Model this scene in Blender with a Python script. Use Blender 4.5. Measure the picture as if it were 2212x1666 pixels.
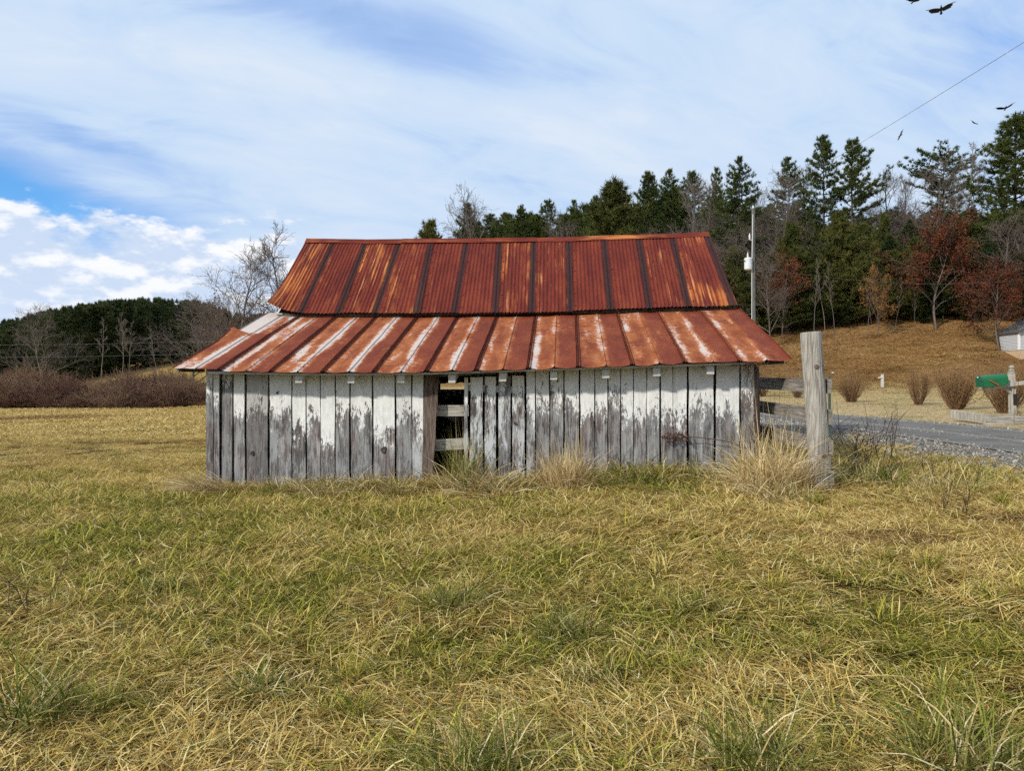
import bpy, math, random
import numpy as np
from mathutils import Vector, Matrix

for o in list(bpy.data.objects):
    bpy.data.objects.remove(o)
SC = bpy.context.scene
COL = SC.collection
R = math.radians

# ------------------------------------------------------------------ camera
F = 1600.0            # focal length for a 2212 x 1666 frame
CX, CY, CZ = 1106.0, 833.0, 1.5
cam = bpy.data.cameras.new('camera')
cam.sensor_width = 36.0
cam.lens = 36.0 * F / 2212.0
cam.clip_start = 0.05
cam.clip_end = 6000
camo = bpy.data.objects.new('camera', cam)
camo.location = (0, 0, CZ)
camo.rotation_euler = (R(90), 0, 0)
COL.objects.link(camo)
SC.camera = camo

# ------------------------------------------------------------------ light
SUN_EL, SUN_AZ = R(31), R(228)        # azimuth clockwise from +Y : behind the camera, left
sun = bpy.data.lights.new('sun', 'SUN')
sun.energy = 3.1
sun.angle = R(3.0)
sun.color = (1.0, 0.93, 0.82)
suno = bpy.data.objects.new('sun', sun)
sd = Vector((math.sin(SUN_AZ) * math.cos(SUN_EL), math.cos(SUN_AZ) * math.cos(SUN_EL), math.sin(SUN_EL)))
suno.rotation_euler = sd.to_track_quat('Z', 'Y').to_euler()
suno.location = (-20, -20, 30)
COL.objects.link(suno)

SC.view_settings.view_transform = 'Standard'
SC.view_settings.look = 'None'
SC.view_settings.exposure = 0.30
SC.view_settings.gamma = 1.0
SC.view_settings.use_curve_mapping = False
SC.cycles.use_denoising = False
SC.cycles.denoiser = 'OPENIMAGEDENOISE'
SC.cycles.denoising_input_passes = 'RGB_ALBEDO_NORMAL'
SC.cycles.denoising_prefilter = 'ACCURATE'
SC.cycles.use_adaptive_sampling = True
SC.cycles.adaptive_threshold = 0.025
SC.cycles.adaptive_min_samples = 12
SC.cycles.max_bounces = 4
SC.cycles.diffuse_bounces = 2
SC.cycles.glossy_bounces = 2
SC.cycles.transmission_bounces = 3
SC.cycles.transparent_max_bounces = 4
SC.cycles.sample_clamp_indirect = 2
SC.cycles.sample_clamp_direct = 8


# ------------------------------------------------------------------ node helpers
class NT:
    def __init__(s, tree):
        s.t = tree
        s.t.nodes.clear()

    def n(s, typ, ins=None, **props):
        nd = s.t.nodes.new(typ)
        for k, v in props.items():
            setattr(nd, k, v)
        for k, v in (ins or {}).items():
            sock = nd.inputs[k]
            if hasattr(v, 'is_output'):
                s.t.links.new(v, sock)
            else:
                if isinstance(v, tuple) and len(v) == 3 and sock.type == 'RGBA':
                    v = v + (1,)
                sock.default_value = v
        return nd

    def math(s, op, a, b=0.0, c=0.0, clamp=False):
        return s.n('ShaderNodeMath', {0: a, 1: b, 2: c}, operation=op, use_clamp=clamp).outputs[0]

    def mix(s, f, a, b, mode='MIX'):
        nd = s.n('ShaderNodeMix', {0: f, 6: a, 7: b}, data_type='RGBA', blend_type=mode)
        return nd.outputs[2]

    def noise(s, vec, scale, detail=4.0, rough=0.55, dist=0.0, out=0):
        nd = s.n('ShaderNodeTexNoise', {'Scale': scale, 'Detail': detail, 'Roughness': rough, 'Distortion': dist})
        if vec is not None:
            s.t.links.new(vec, nd.inputs['Vector'])
        return nd.outputs[out]

    def ramp(s, f, stops, interp='LINEAR'):
        nd = s.n('ShaderNodeValToRGB', {0: f})
        cr = nd.color_ramp
        cr.interpolation = interp
        while len(cr.elements) < len(stops):
            cr.elements.new(0.5)
        for e, (p, c) in zip(cr.elements, stops):
            e.position = p
            if not isinstance(c, tuple):
                c = (c, c, c)
            e.color = (c[0], c[1], c[2], 1)
        return nd.outputs[0]

    def sstep(s, x, lo, hi):
        nd = s.n('ShaderNodeMapRange', {0: x, 1: lo, 2: hi, 3: 0.0, 4: 1.0}, interpolation_type='SMOOTHSTEP')
        return nd.outputs[0]

    def scalev(s, vec, sc, off=None):
        ins = {0: vec, 1: sc}
        o = s.n('ShaderNodeVectorMath', ins, operation='MULTIPLY').outputs[0]
        if off is not None:
            o = s.n('ShaderNodeVectorMath', {0: o, 1: off}, operation='ADD').outputs[0]
        return o


def material(name):
    m = bpy.data.materials.new(name)
    m.use_nodes = True
    return m, NT(m.node_tree)


def finish(nt, color, rough=0.85, bump=None, bstr=0.3, bdist=0.01, spec=0.2, transl=0.0, metal=0.0):
    ins = {'Base Color': color, 'Roughness': rough, 'Specular IOR Level': spec, 'Metallic': metal}
    p = nt.n('ShaderNodeBsdfPrincipled', ins)
    if bump is not None:
        b = nt.n('ShaderNodeBump', {'Height': bump, 'Strength': bstr, 'Distance': bdist})
        nt.t.links.new(b.outputs[0], p.inputs['Normal'])
    sh = p.outputs[0]
    if transl > 0:
        tr = nt.n('ShaderNodeBsdfTranslucent', {'Color': color})
        sh = nt.n('ShaderNodeMixShader', {0: transl, 1: sh, 2: tr.outputs[0]}).outputs[0]
    nt.n('ShaderNodeOutputMaterial', {0: sh})


# ------------------------------------------------------------------ world : veil of cloud, a blue gap, low cumulus
world = bpy.data.worlds.new('World')
SC.world = world
world.use_nodes = True
W = NT(world.node_tree)
tc = W.n('ShaderNodeTexCoord').outputs['Generated']
sep = W.n('ShaderNodeSeparateXYZ', {0: tc})
dx, dy, dz = sep.outputs
sky = W.n('ShaderNodeTexSky', sky_type='NISHITA')
sky.sun_disc = False
sky.sun_elevation = SUN_EL
sky.sun_rotation = SUN_AZ
sky.air_density = 1.0
sky.dust_density = 0.4
sky.ozone_density = 2.0
base = W.mix(1.0, sky.outputs[0], (0.064, 0.115, 0.158), 'MULTIPLY')
# plane projection for the high veil
den = W.math('ADD', W.math('MAXIMUM', dz, 0.0), 0.30)
px = W.math('DIVIDE', dx, den)
py = W.math('DIVIDE', dy, den)
pv = W.n('ShaderNodeCombineXYZ', {0: px, 1: py, 2: 0.0}).outputs[0]
pvr = W.n('ShaderNodeVectorRotate', {'Vector': pv, 'Angle': R(-24)}, rotation_type='Z_AXIS').outputs[0]
v1 = W.noise(W.scalev(pvr, (0.55, 1.5, 1.0), (3.1, 1.7, 0.0)), 1.5, 5, 0.56, 0.6)
v2 = W.noise(W.scalev(pvr, (1.0, 2.0, 1.0), (7.0, 2.0, 0.0)), 3.4, 5, 0.62, 0.8)
veil = W.math('ADD', W.math('MULTIPLY', v1, 0.6), W.math('MULTIPLY', v2, 0.4))


def blob(cx_, cz_, rx, rz, slope=0.0):
    a = W.math('DIVIDE', W.math('SUBTRACT', dx, cx_), rx)
    zz = W.math('SUBTRACT', W.math('SUBTRACT', dz, cz_), W.math('MULTIPLY', W.math('SUBTRACT', dx, cx_), slope))
    b = W.math('DIVIDE', zz, rz)
    d2 = W.math('ADD', W.math('MULTIPLY', a, a), W.math('MULTIPLY', b, b))
    front = W.sstep(dy, 0.0, 0.2)
    return W.math('MULTIPLY', W.math('POWER', 2.718, W.math('MULTIPLY', d2, -1.0)), front)


g1 = blob(-0.62, 0.228, 0.17, 0.030, -0.20)      # the open blue gap, low on the left
g3 = blob(-0.46, 0.275, 0.16, 0.020, -0.25)      # thin blue streak above it
g2 = blob(-0.15, 0.425, 0.19, 0.042, -0.20)      # greyer thin spot high in the middle
g4 = blob(0.47, 0.30, 0.20, 0.10, 0.3)
veil = W.math('SUBTRACT', veil, W.math('MULTIPLY', g1, 0.60))
veil = W.math('SUBTRACT', veil, W.math('MULTIPLY', g3, 0.10))
veil = W.math('SUBTRACT', veil, W.math('MULTIPLY', g2, 0.17))
veil = W.math('SUBTRACT', veil, W.math('MULTIPLY', g4, 0.08))
vm = W.sstep(veil, 0.02, 0.46)
vcol = W.ramp(W.math('SUBTRACT', veil, W.math('MULTIPLY', g2, 0.10)), [(0.30, (0.345, 0.48, 0.74)), (0.46, (0.47, 0.595, 0.765)), (0.64, (0.58, 0.66, 0.77))])
c1 = W.mix(vm, base, vcol)
# bank of cumulus low over the horizon, lifted on the left
cv = W.n('ShaderNodeCombineXYZ', {0: W.math('MULTIPLY', dx, 4.0), 1: W.math('MULTIPLY', dy, 4.0), 2: W.math('MULTIPLY', dz, 8.5)}).outputs[0]
cn = W.noise(W.scalev(cv, (1, 1, 1), (5.3, 0.4, 0.75)), 2.3, 8, 0.60, 0.0)
cnu = W.noise(W.scalev(cv, (1, 1, 1), (5.27, 0.4, 0.87)), 2.3, 5, 0.60, 0.0)
topz = W.math('SUBTRACT', 0.188, W.math('MULTIPLY', W.math('ADD', dx, 0.40), 0.02))
dens = W.math('MULTIPLY', W.math('SUBTRACT', topz, dz), 4.2)
dens = W.n('ShaderNodeClamp', {0: dens, 1: -1.0, 2: 0.16}).outputs[0]
cd = W.math('ADD', cn, dens)
cm = W.sstep(cd, 0.475, 0.585)
thick = W.sstep(cd, 0.50, 0.80)
lit = W.sstep(W.math('SUBTRACT', cn, cnu), -0.06, 0.10)
ccol = W.mix(lit, (0.50, 0.595, 0.75), (0.80, 0.81, 0.84))
low = W.sstep(dz, 0.15, 0.02)
ccol = W.mix(W.math('MULTIPLY', low, 0.35), ccol, (0.56, 0.67, 0.82))
strk = W.noise(W.n('ShaderNodeCombineXYZ', {0: W.math('MULTIPLY', dx, 4.0), 1: dy, 2: W.math('MULTIPLY', dz, 42.0)}).outputs[0], 1.0, 5, 0.6, 0.5)
ccol = W.mix(W.math('MULTIPLY', W.math('MULTIPLY', low, W.sstep(strk, 0.47, 0.60)), 0.75), ccol, (0.36, 0.48, 0.72))
c2 = W.mix(W.math('MULTIPLY', cm, 0.95), c1, ccol)
bg = W.n('ShaderNodeBackground', {'Color': c2, 'Strength': 1.0})
W.n('ShaderNodeOutputWorld', {0: bg.outputs[0]})
world.cycles.sampling_method = 'MANUAL'
world.cycles.sample_map_resolution = 256


# ------------------------------------------------------------------ geometry helpers
def P(u, v, Y):
    return Vector(((u - CX) / F * Y, Y, CZ - (v - CY) / F * Y))


WLOC = {}


def tag(o, label=None, cat=None, group=None, kind=None):
    if label: o['label'] = label
    if cat: o['category'] = cat
    if group: o['group'] = group
    if kind: o['kind'] = kind
    return o


def empty(name, loc, parent=None):
    o = bpy.data.objects.new(name, None)
    o.empty_display_size = 0.2
    COL.objects.link(o)
    loc = Vector(loc)
    WLOC[o] = loc
    o.location = loc
    if parent is not None:
        o.parent = parent
        o.location = loc - WLOC[parent]
    return o


def meshdata(name, verts, faces, mat, uvs=None, smooth=False, attr=None):
    me = bpy.data.meshes.new(name)
    me.from_pydata([tuple(v) for v in verts], [], [tuple(f) for f in faces])
    if mat is not None:
        me.materials.append(mat)
    if smooth:
        me.polygons.foreach_set('use_smooth', [True] * len(me.polygons))
    if uvs is not None:
        uv = me.uv_layers.new(name='UVMap')
        li = np.zeros(len(me.loops), dtype=np.int32)
        me.loops.foreach_get('vertex_index', li)
        uv.data.foreach_set('uv', np.asarray(uvs, dtype=np.float32)[li].ravel())
    me.update()
    return me


def obj(name, verts, faces, mat, parent=None, loc=None, uvs=None, smooth=False):
    """mesh object; verts in world coordinates, origin put at loc."""
    if loc is None:
        loc = WLOC[parent] if parent is not None else Vector((0, 0, 0))
    loc = Vector(loc)
    vs = [(v[0] - loc.x, v[1] - loc.y, v[2] - loc.z) for v in verts]
    me = meshdata(name, vs, faces, mat, uvs, smooth)
    o = bpy.data.objects.new(name, me)
    COL.objects.link(o)
    WLOC[o] = loc
    if parent is not None:
        o.parent = parent
        o.location = loc - WLOC[parent]
    else:
        o.location = loc
    return o


def box8(a, b):
    """8 corners + faces of a box given 4 bottom pts list a and 4 top pts list b"""
    vs = list(a) + list(b)
    fs = [(3, 2, 1, 0), (4, 5, 6, 7), (0, 1, 5, 4), (1, 2, 6, 5), (2, 3, 7, 6), (3, 0, 4, 7)]
    return vs, fs


def beam(p0, p1, w, h, up=(0, 0, 1)):
    p0, p1 = Vector(p0), Vector(p1)
    d = (p1 - p0).normalized()
    s = d.cross(Vector(up)).normalized()
    t = s.cross(d).normalized()
    s *= w / 2
    t *= h / 2
    return box8([p0 - s - t, p0 + s - t, p0 + s + t, p0 - s + t], [p1 - s - t, p1 + s - t, p1 + s + t, p1 - s + t])


def tube(pts, radii, n=8, cap=True):
    pts = [Vector(p) for p in pts]
    vs, fs = [], []
    ref = Vector((0.31, 0.87, 0.38))
    for i, p in enumerate(pts):
        d = (pts[min(i + 1, len(pts) - 1)] - pts[max(i - 1, 0)]).normalized()
        s = d.cross(ref)
        if s.length < 1e-3: s = d.cross(Vector((1, 0, 0)))
        s.normalize()
        t = d.cross(s)
        for k in range(n):
            a = 2 * math.pi * k / n
            vs.append(p + (s * math.cos(a) + t * math.sin(a)) * radii[i])
    for i in range(len(pts) - 1):
        for k in range(n):
            fs.append((i * n + k, i * n + (k + 1) % n, (i + 1) * n + (k + 1) % n, (i + 1) * n + k))
    if cap:
        fs.append(tuple(range(n))[::-1])
        fs.append(tuple(range((len(pts) - 1) * n, len(pts) * n)))
    return vs, fs


def lathe(center, prof, n=12, axis=(0, 0, 1)):
    """prof list of (r, h)"""
    return tube([Vector(center) + Vector(axis) * h for r, h in prof], [max(r, 1e-3) for r, h in prof], n)


def join(parts):
    V, Fs = [], []
    for v, f in parts:
        k = len(V)
        V += list(v)
        Fs += [tuple(i + k for i in g) for g in f]
    return V, Fs


def segs_mesh(segs, n=3):
    """segs array (N,8): p0 p1 r0 r1 -> verts, faces of open n-sided prisms"""
    S = np.asarray(segs, dtype=np.float64)
    p0, p1, r0, r1 = S[:, 0:3], S[:, 3:6], S[:, 6], S[:, 7]
    d = p1 - p0
    d /= np.maximum(np.linalg.norm(d, axis=1, keepdims=True), 1e-6)
    ref = np.tile(np.array([0.0, 0.0, 1.0]), (len(S), 1))
    ref[np.abs(d[:, 2]) > 0.9] = (1, 0, 0)
    s = np.cross(d, ref)
    s /= np.linalg.norm(s, axis=1, keepdims=True)
    t = np.cross(d, s)
    V = np.zeros((len(S), 2 * n, 3))
    for k in range(n):
        a = 2 * math.pi * k / n
        e = s * math.cos(a) + t * math.sin(a)
        V[:, k] = p0 + e * r0[:, None]
        V[:, n + k] = p1 + e * r1[:, None]
    base_ = (np.arange(len(S)) * 2 * n)[:, None, None]
    q = np.array([[k, (k + 1) % n, n + (k + 1) % n, n + k] for k in range(n)])[None]
    Fc = (base_ + q).reshape(-1, 4)
    return V.reshape(-1, 3), Fc


def np_mesh(name, V, tris, quads, mat, attr=None, smooth=False):
    """fast mesh from numpy arrays"""
    me = bpy.data.meshes.new(name)
    V = np.asarray(V, dtype=np.float32)
    loops, starts, tot = [], [], 0
    if tris is not None and len(tris):
        tris = np.asarray(tris, dtype=np.int32)
        loops.append(tris.ravel()); starts.append(np.arange(len(tris)) * 3); tot = len(tris) * 3
    if quads is not None and len(quads):
        quads = np.asarray(quads, dtype=np.int32)
        loops.append(quads.ravel()); starts.append(tot + np.arange(len(quads)) * 4)
    L = np.concatenate(loops).astype(np.int32)
    St = np.concatenate(starts).astype(np.int32)
    me.vertices.add(len(V)); me.vertices.foreach_set('co', V.ravel())
    me.loops.add(len(L)); me.loops.foreach_set('vertex_index', L)
    me.polygons.add(len(St)); me.polygons.foreach_set('loop_start', St)
    if attr is not None:
        a = me.color_attributes.new('tone', 'FLOAT_COLOR', 'POINT')
        a.data.foreach_set('color', np.asarray(attr, dtype=np.float32).ravel())
    if mat is not None:
        me.materials.append(mat)
    if smooth:
        me.polygons.foreach_set('use_smooth', np.ones(len(St), dtype=bool))
    me.update(calc_edges=True)
    me.validate()
    return me


def link_mesh(name, me, parent=None, loc=(0, 0, 0)):
    o = bpy.data.objects.new(name, me)
    COL.objects.link(o)
    o.location = loc
    WLOC[o] = Vector(loc)
    if parent is not None:
        o.parent = parent
    return o


def sines(seed, n=9, lo=0.3, hi=2.0):
    r = np.random.RandomState(seed)
    fr = np.exp(r.uniform(math.log(lo), math.log(hi), n))
    an = r.uniform(0, 2 * math.pi, n)
    ph = r.uniform(0, 2 * math.pi, n)
    amp = fr ** -0.5
    amp /= np.sqrt((amp ** 2).sum() / 2)

    def f(x, y):
        x, y = np.asarray(x, float), np.asarray(y, float)
        s = 0
        for k in range(n):
            s = s + amp[k] * np.sin(fr[k] * (x * math.cos(an[k]) + y * math.sin(an[k])) + ph[k])
        return s
    return f


# ------------------------------------------------------------------ terrain : thin plate through measured heights
def cp(u, Y, z): return ((u - CX) / F * Y, Y, z)


CTRL = [(0, 0, 0), (-3, 0, -.02), (3, 0, .05), (0, -7, 0), (-9, -7, -.1), (9, -7, .2), (0, 3, 0.0), (-2.5, 3, 0), (2.5, 3, .05),
        (0, 6, .08), (-5, 6, .04), (5, 6, .30), (-9, 6, .0), (11, 4, .45),
        (-4.07, 9.75, .12), (0, 9.4, .20), (3.1, 9.25, .38), (3.3, 7.9, .375), (-3.9, 18, .22), (0, 18, .38), (3.5, 18, .5), (-7, 10, .08),
        cp(100, 20, .16), cp(350, 20, .2), cp(100, 35, .08), cp(350, 35, .1), cp(0, 50, -.05), cp(250, 50, -.03), cp(430, 50, .05), cp(-500, 50, -.1),
        cp(100, 70, .5), cp(400, 70, 1.0), cp(0, 100, 2.0), cp(120, 100, 2.4), cp(260, 100, 3.2), cp(400, 100, 4.3), cp(-500, 100, 2.0), cp(600, 100, 6.0),
        cp(0, 150, 6.5), cp(250, 150, 9.5), cp(450, 150, 10.5), cp(-500, 150, 5.0), cp(0, 250, 13), cp(450, 250, 15), cp(-600, 260, 9), cp(700, 150, 12),
        cp(800, 40, .6), cp(1200, 40, .8), cp(1500, 40, .95), cp(800, 60, 2.5), cp(1200, 60, 3.6), cp(1000, 85, 7.5), cp(1300, 85, 9.0), cp(1000, 120, 11), cp(1300, 120, 13), cp(1200, 250, 17),
        (8.7, 8, .47), (8.7, 12, .5), (8.5, 20, .53), (11.6, 17.5, .60), (6, 11, .45), (15, 25, .63), cp(2060, 29, .65), cp(1850, 34, .8), cp(2212, 34, .9), cp(2700, 30, .9),
        cp(1700, 46, 1.2), cp(2000, 46, 1.32), cp(2212, 46, 1.7), cp(2700, 46, 2.2),
        cp(1700, 55, 2.9), cp(1950, 55, 3.1), cp(2150, 55, 3.7), cp(2205, 55, 3.4), cp(2500, 55, 4.4),
        cp(1650, 63, 5.4), cp(1800, 63, 5.75), cp(2000, 63, 6.2), cp(2150, 63, 6.4), cp(2600, 65, 7.5),
        cp(1650, 85, 12), cp(1900, 85, 13.6), cp(2150, 85, 14.9), cp(2700, 85, 15), cp(1700, 115, 16.5), cp(2150, 115, 18), cp(2700, 120, 18), cp(1700, 250, 20), cp(2400, 250, 21)]


def ab(x, y):
    yy = np.maximum(np.asarray(y, float), -9.0)
    return np.asarray(x, float) / (yy + 14.0) * 3.0, np.log(yy + 14.0) * 2.2


_c = np.array(CTRL)
_a, _b = ab(_c[:, 0], _c[:, 1])


def _phi(r2): return np.where(r2 > 1e-12, 0.5 * r2 * np.log(np.maximum(r2, 1e-12)), 0.0)


_K = _phi((_a[:, None] - _a[None]) ** 2 + (_b[:, None] - _b[None]) ** 2) + np.eye(len(_c)) * 0.002
_Pm = np.stack([np.ones(len(_c)), _a, _b], 1)
_A = np.block([[_K, _Pm], [_Pm.T, np.zeros((3, 3))]])
_w = np.linalg.solve(_A, np.concatenate([_c[:, 2], np.zeros(3)]))
_bump = sines(5, 10, 0.6, 3.2)


def H(x, y):
    sh = np.shape(x)
    x, y = np.ravel(np.asarray(x, float)), np.ravel(np.asarray(y, float))
    xc = np.clip(x, -1.4 * np.maximum(y, 12) - 6, 1.4 * np.maximum(y, 12) + 6)
    a, b = ab(xc, np.clip(y, -9, 260))
    out = np.zeros(len(x))
    for i in range(0, len(x), 20000):
        sl = slice(i, i + 20000)
        ph = _phi((a[sl, None] - _a[None]) ** 2 + (b[sl, None] - _b[None]) ** 2)
        out[sl] = ph @ _w[:-3] + _w[-3] + _w[-2] * a[sl] + _w[-1] * b[sl]
    out = np.clip(out, -1.0, 24)
    # small lumps of the pasture, none on the lane
    m = np.clip((6.2 - x) / 1.5, 0, 1)
    out = out + 0.018 * _bump(x, y) * m
    return out.reshape(sh) if sh else float(out[0])


def hit(u, v, y0=2.0, y1=200.0):
    ys = np.linspace(y0, y1, 4000)
    xs = (u - CX) / F * ys
    zr = CZ - (v - CY) / F * ys
    d = zr - H(xs, ys)
    k = np.argmax(d < 0)
    return Vector((xs[k], ys[k], H(xs[k], ys[k])))


# lane and its shoulder
LANE = [(11.2, -14), (10.2, -6), (9.5, 0), (9.05, 7), (8.8, 13), (8.65, 19), (8.2, 25), (6.4, 31), (2.5, 37), (-3.5, 42)]


def catmull(pts, n=14):
    out = []
    for i in range(len(pts) - 1):
        p = [np.array(pts[max(0, min(len(pts) - 1, i + k))], float) for k in (-1, 0, 1, 2)]
        for t in np.linspace(0, 1, n, endpoint=False):
            out.append(0.5 * ((2 * p[1]) + (-p[0] + p[2]) * t + (2 * p[0] - 5 * p[1] + 4 * p[2] - p[3]) * t * t + (-p[0] + 3 * p[1] - 3 * p[2] + p[3]) * t ** 3))
    out.append(np.array(pts[-1], float))
    return np.array(out)


LC = catmull(LANE)
LT = np.gradient(LC, axis=0)
LT /= np.linalg.norm(LT, axis=1, keepdims=True)
LN = np.stack([LT[:, 1], -LT[:, 0]], 1)      # to the right of travel (+x)


def lane_off(x, y):
    """signed offset from the lane's centre line (negative: barn side)"""
    x, y = np.asarray(x, float), np.asarray(y, float)
    d2 = (x[..., None] - LC[:, 0]) ** 2 + (y[..., None] - LC[:, 1]) ** 2
    k = np.argmin(d2, axis=-1)
    return (x - LC[k, 0]) * LN[k, 0] + (y - LC[k, 1]) * LN[k, 1]


# barn frame
KW = -0.0656
TH = math.atan(KW)
EX = Vector((math.cos(TH), math.sin(TH), 0))
EY = Vector((-math.sin(TH), math.cos(TH), 0))
BA = Vector((-4.067, 9.8, 0.0))
BL = 7.167 / math.cos(TH)


def bpt(u, v, dof):
    """point seen at pixel u,v on the plane parallel to the front wall, dof behind it (along y)"""
    t = (u - CX) / F
    Y = (9.8 + dof + KW * 4.067) / (1 - KW * t)
    return P(u, v, Y)


def loc_sd(x, y):
    rx, ry = x - BA.x, y - BA.y
    return rx * EX.x + ry * EX.y, rx * EY.x + ry * EY.y


RIDGE_D = 4.12
DEPTH = 2 * RIDGE_D
rng = random.Random(11)


# ------------------------------------------------------------------ materials
def objinfo(nt):
    return nt.n('ShaderNodeObjectInfo').outputs['Random']


def prop(nt, name):
    return nt.n('ShaderNodeAttribute', attribute_name=name, attribute_type='OBJECT').outputs['Fac']


def shifted(nt, vec, k=37.0):
    r = nt.math('MULTIPLY', objinfo(nt), k)
    c = nt.n('ShaderNodeCombineXYZ', {0: r, 1: nt.math('MULTIPLY', r, 1.7), 2: nt.math('MULTIPLY', r, 0.6)}).outputs[0]
    return nt.n('ShaderNodeVectorMath', {0: vec, 1: c}, operation='ADD').outputs[0]


def wood_color(nt, vec, axis='z', dark=(0.028, 0.026, 0.027), mid=(0.130, 0.124, 0.124), light=(0.32, 0.315, 0.315)):
    st = {'z': (1, 1, 0.045), 'y': (1, 0.045, 1), 'x': (0.045, 1, 1)}[axis]
    g = nt.noise(nt.scalev(vec, st), 70, 5, 0.65, 0.5)
    g2 = nt.noise(nt.scalev(vec, {'z': (1, 1, .12), 'y': (1, .12, 1), 'x': (.12, 1, 1)}[axis]), 16, 4, 0.6, 0.8)
    big = nt.noise(vec, 3.0, 3)
    f = nt.math('ADD', nt.math('MULTIPLY', g, 0.55), nt.math('ADD', nt.math('MULTIPLY', g2, 0.33), nt.math('MULTIPLY', big, 0.12)))
    col = nt.ramp(f, [(0.36, dark), (0.44, tuple(0.45 * (a + b) for a, b in zip(dark, mid))), (0.5, mid), (0.63, light)])
    return col, f


def mat_siding():
    m, nt = material('peeling_white_siding')
    o = nt.n('ShaderNodeTexCoord').outputs['Object']
    v = shifted(nt, o)
    col, f = wood_color(nt, v)
    tint = nt.noise(v, 2.2, 3)
    col = nt.mix(nt.sstep(tint, 0.42, 0.62), col, nt.mix(1.0, col, (1.06, 0.93, 0.88), 'MULTIPLY'))
    z = nt.n('ShaderNodeSeparateXYZ', {0: o}).outputs[2]
    h = nt.math('DIVIDE', nt.math('SUBTRACT', z, prop(nt, 'paint')), 0.26)
    st = nt.noise(nt.scalev(v, (1, 1, 0.16)), 70, 5, 0.7, 0.4)
    fl = nt.noise(nt.scalev(v, (1, 1, 0.40)), 34, 6, 0.75, 0.5)
    big = nt.noise(nt.scalev(v, (1, 1, 0.35)), 8, 3, 0.6)
    s = nt.math('ADD', nt.math('MULTIPLY', nt.math('SUBTRACT', st, 0.5), 3.0), nt.math('MULTIPLY', nt.math('SUBTRACT', fl, 0.5), 4.6))
    s = nt.math('ADD', s, nt.math('MULTIPLY', nt.math('SUBTRACT', big, 0.5), 4.0))
    hc = nt.n('ShaderNodeClamp', {0: h, 1: -4.0, 2: 3.2}).outputs[0]
    mk = nt.sstep(nt.math('ADD', s, hc), -0.10, 0.35)
    pn = nt.noise(nt.scalev(v, (1, 1, 0.3)), 30, 4, 0.6)
    grime = nt.noise(nt.scalev(v, (1, 1, 0.12)), 12, 4, 0.6)
    pc = nt.ramp(pn, [(0.3, (0.62, 0.63, 0.62)), (0.6, (0.78, 0.785, 0.77))])
    pc = nt.mix(nt.math('MULTIPLY', nt.sstep(grime, 0.55, 0.75), 0.45), pc, (0.45, 0.43, 0.39))
    wash = nt.math('MULTIPLY', nt.math('MULTIPLY', nt.sstep(nt.math('ADD', st, nt.math('MULTIPLY', nt.math('SUBTRACT', big, 0.5), 1.2)), 0.40, 0.62), prop(nt, 'wash')), 0.75)
    washed = nt.mix(wash, col, (0.52, 0.55, 0.56))
    out = nt.mix(mk, washed, pc)
    dk = prop(nt, 'stain')
    out = nt.mix(nt.math('MULTIPLY', dk, nt.sstep(nt.math('ADD', big, nt.math('MULTIPLY', z, 0.12)), 0.45, 0.62)), out, (0.05, 0.035, 0.03))
    hgt = nt.math('ADD', nt.math('MULTIPLY', f, 0.8), nt.math('MULTIPLY', mk, 0.35))
    finish(nt, out, 0.85, hgt, 0.55, 0.012)
    return m


def mat_wood(name, axis='z', **kw):
    m, nt = material(name)
    o = nt.n('ShaderNodeTexCoord').outputs['Object']
    v = shifted(nt, o)
    col, f = wood_color(nt, v, axis, **kw)
    finish(nt, col, 0.88, f, 0.5, 0.012)
    return m


def uvp(nt):
    uv = nt.n('ShaderNodeUVMap').outputs[0]
    s = nt.n('ShaderNodeSeparateXYZ', {0: uv})
    return uv, s.outputs[0], s.outputs[1]


def mat_corrugated():
    m, nt = material('rusted_corrugated_iron')
    uv, p, q = uvp(nt)
    v = shifted(nt, uv)
    n1 = nt.noise(nt.scalev(v, (1.2, 1.0, 1)), 2.6, 6, 0.6)
    sp = nt.noise(nt.scalev(v, (30, 40, 1)), 2.2, 4, 0.7)
    st = nt.noise(nt.scalev(v, (9, 0.55, 1)), 2.6, 5, 0.62)
    col = nt.ramp(nt.math('ADD', nt.math('MULTIPLY', n1, 0.65), nt.math('MULTIPLY', sp, 0.35)),
                  [(0.32, (0.078, 0.016, 0.013)), (0.5, (0.142, 0.025, 0.016)), (0.66, (0.215, 0.046, 0.022))])
    org = prop(nt, 'orange')
    reg = nt.noise(nt.scalev(v, (1.6, 1.1, 1)), 2.0, 3, 0.6)
    om = nt.sstep(nt.math('ADD', nt.math('MULTIPLY', nt.math('SUBTRACT', st, 0.5), 1.5), nt.math('ADD', nt.math('MULTIPLY', nt.math('SUBTRACT', reg, 0.5), 2.2), nt.math('SUBTRACT', org, 0.60))), -0.05, 0.5)
    oc = nt.ramp(st, [(0.35, (0.33, 0.085, 0.022)), (0.55, (0.47, 0.15, 0.04)), (0.72, (0.66, 0.36, 0.17))])
    col = nt.mix(nt.math('MULTIPLY', om, 0.85), col, oc)
    e = nt.math('ADD', p, nt.math('MULTIPLY', nt.math('SUBTRACT', nt.noise(nt.scalev(v, (3, 2.2, 1)), 3, 4), 0.5), 0.10))
    lap = nt.math('MULTIPLY', nt.sstep(e, 0.815, 0.85), nt.sstep(e, 1.03, 0.99))
    lc = nt.ramp(sp, [(0.3, (0.018, 0.010, 0.011)), (0.7, (0.055, 0.026, 0.025))])
    col = nt.mix(nt.math('MULTIPLY', lap, 0.93), col, lc)
    finish(nt, col, 0.8, sp, 0.25, 0.004, spec=0.12)
    return m


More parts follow.
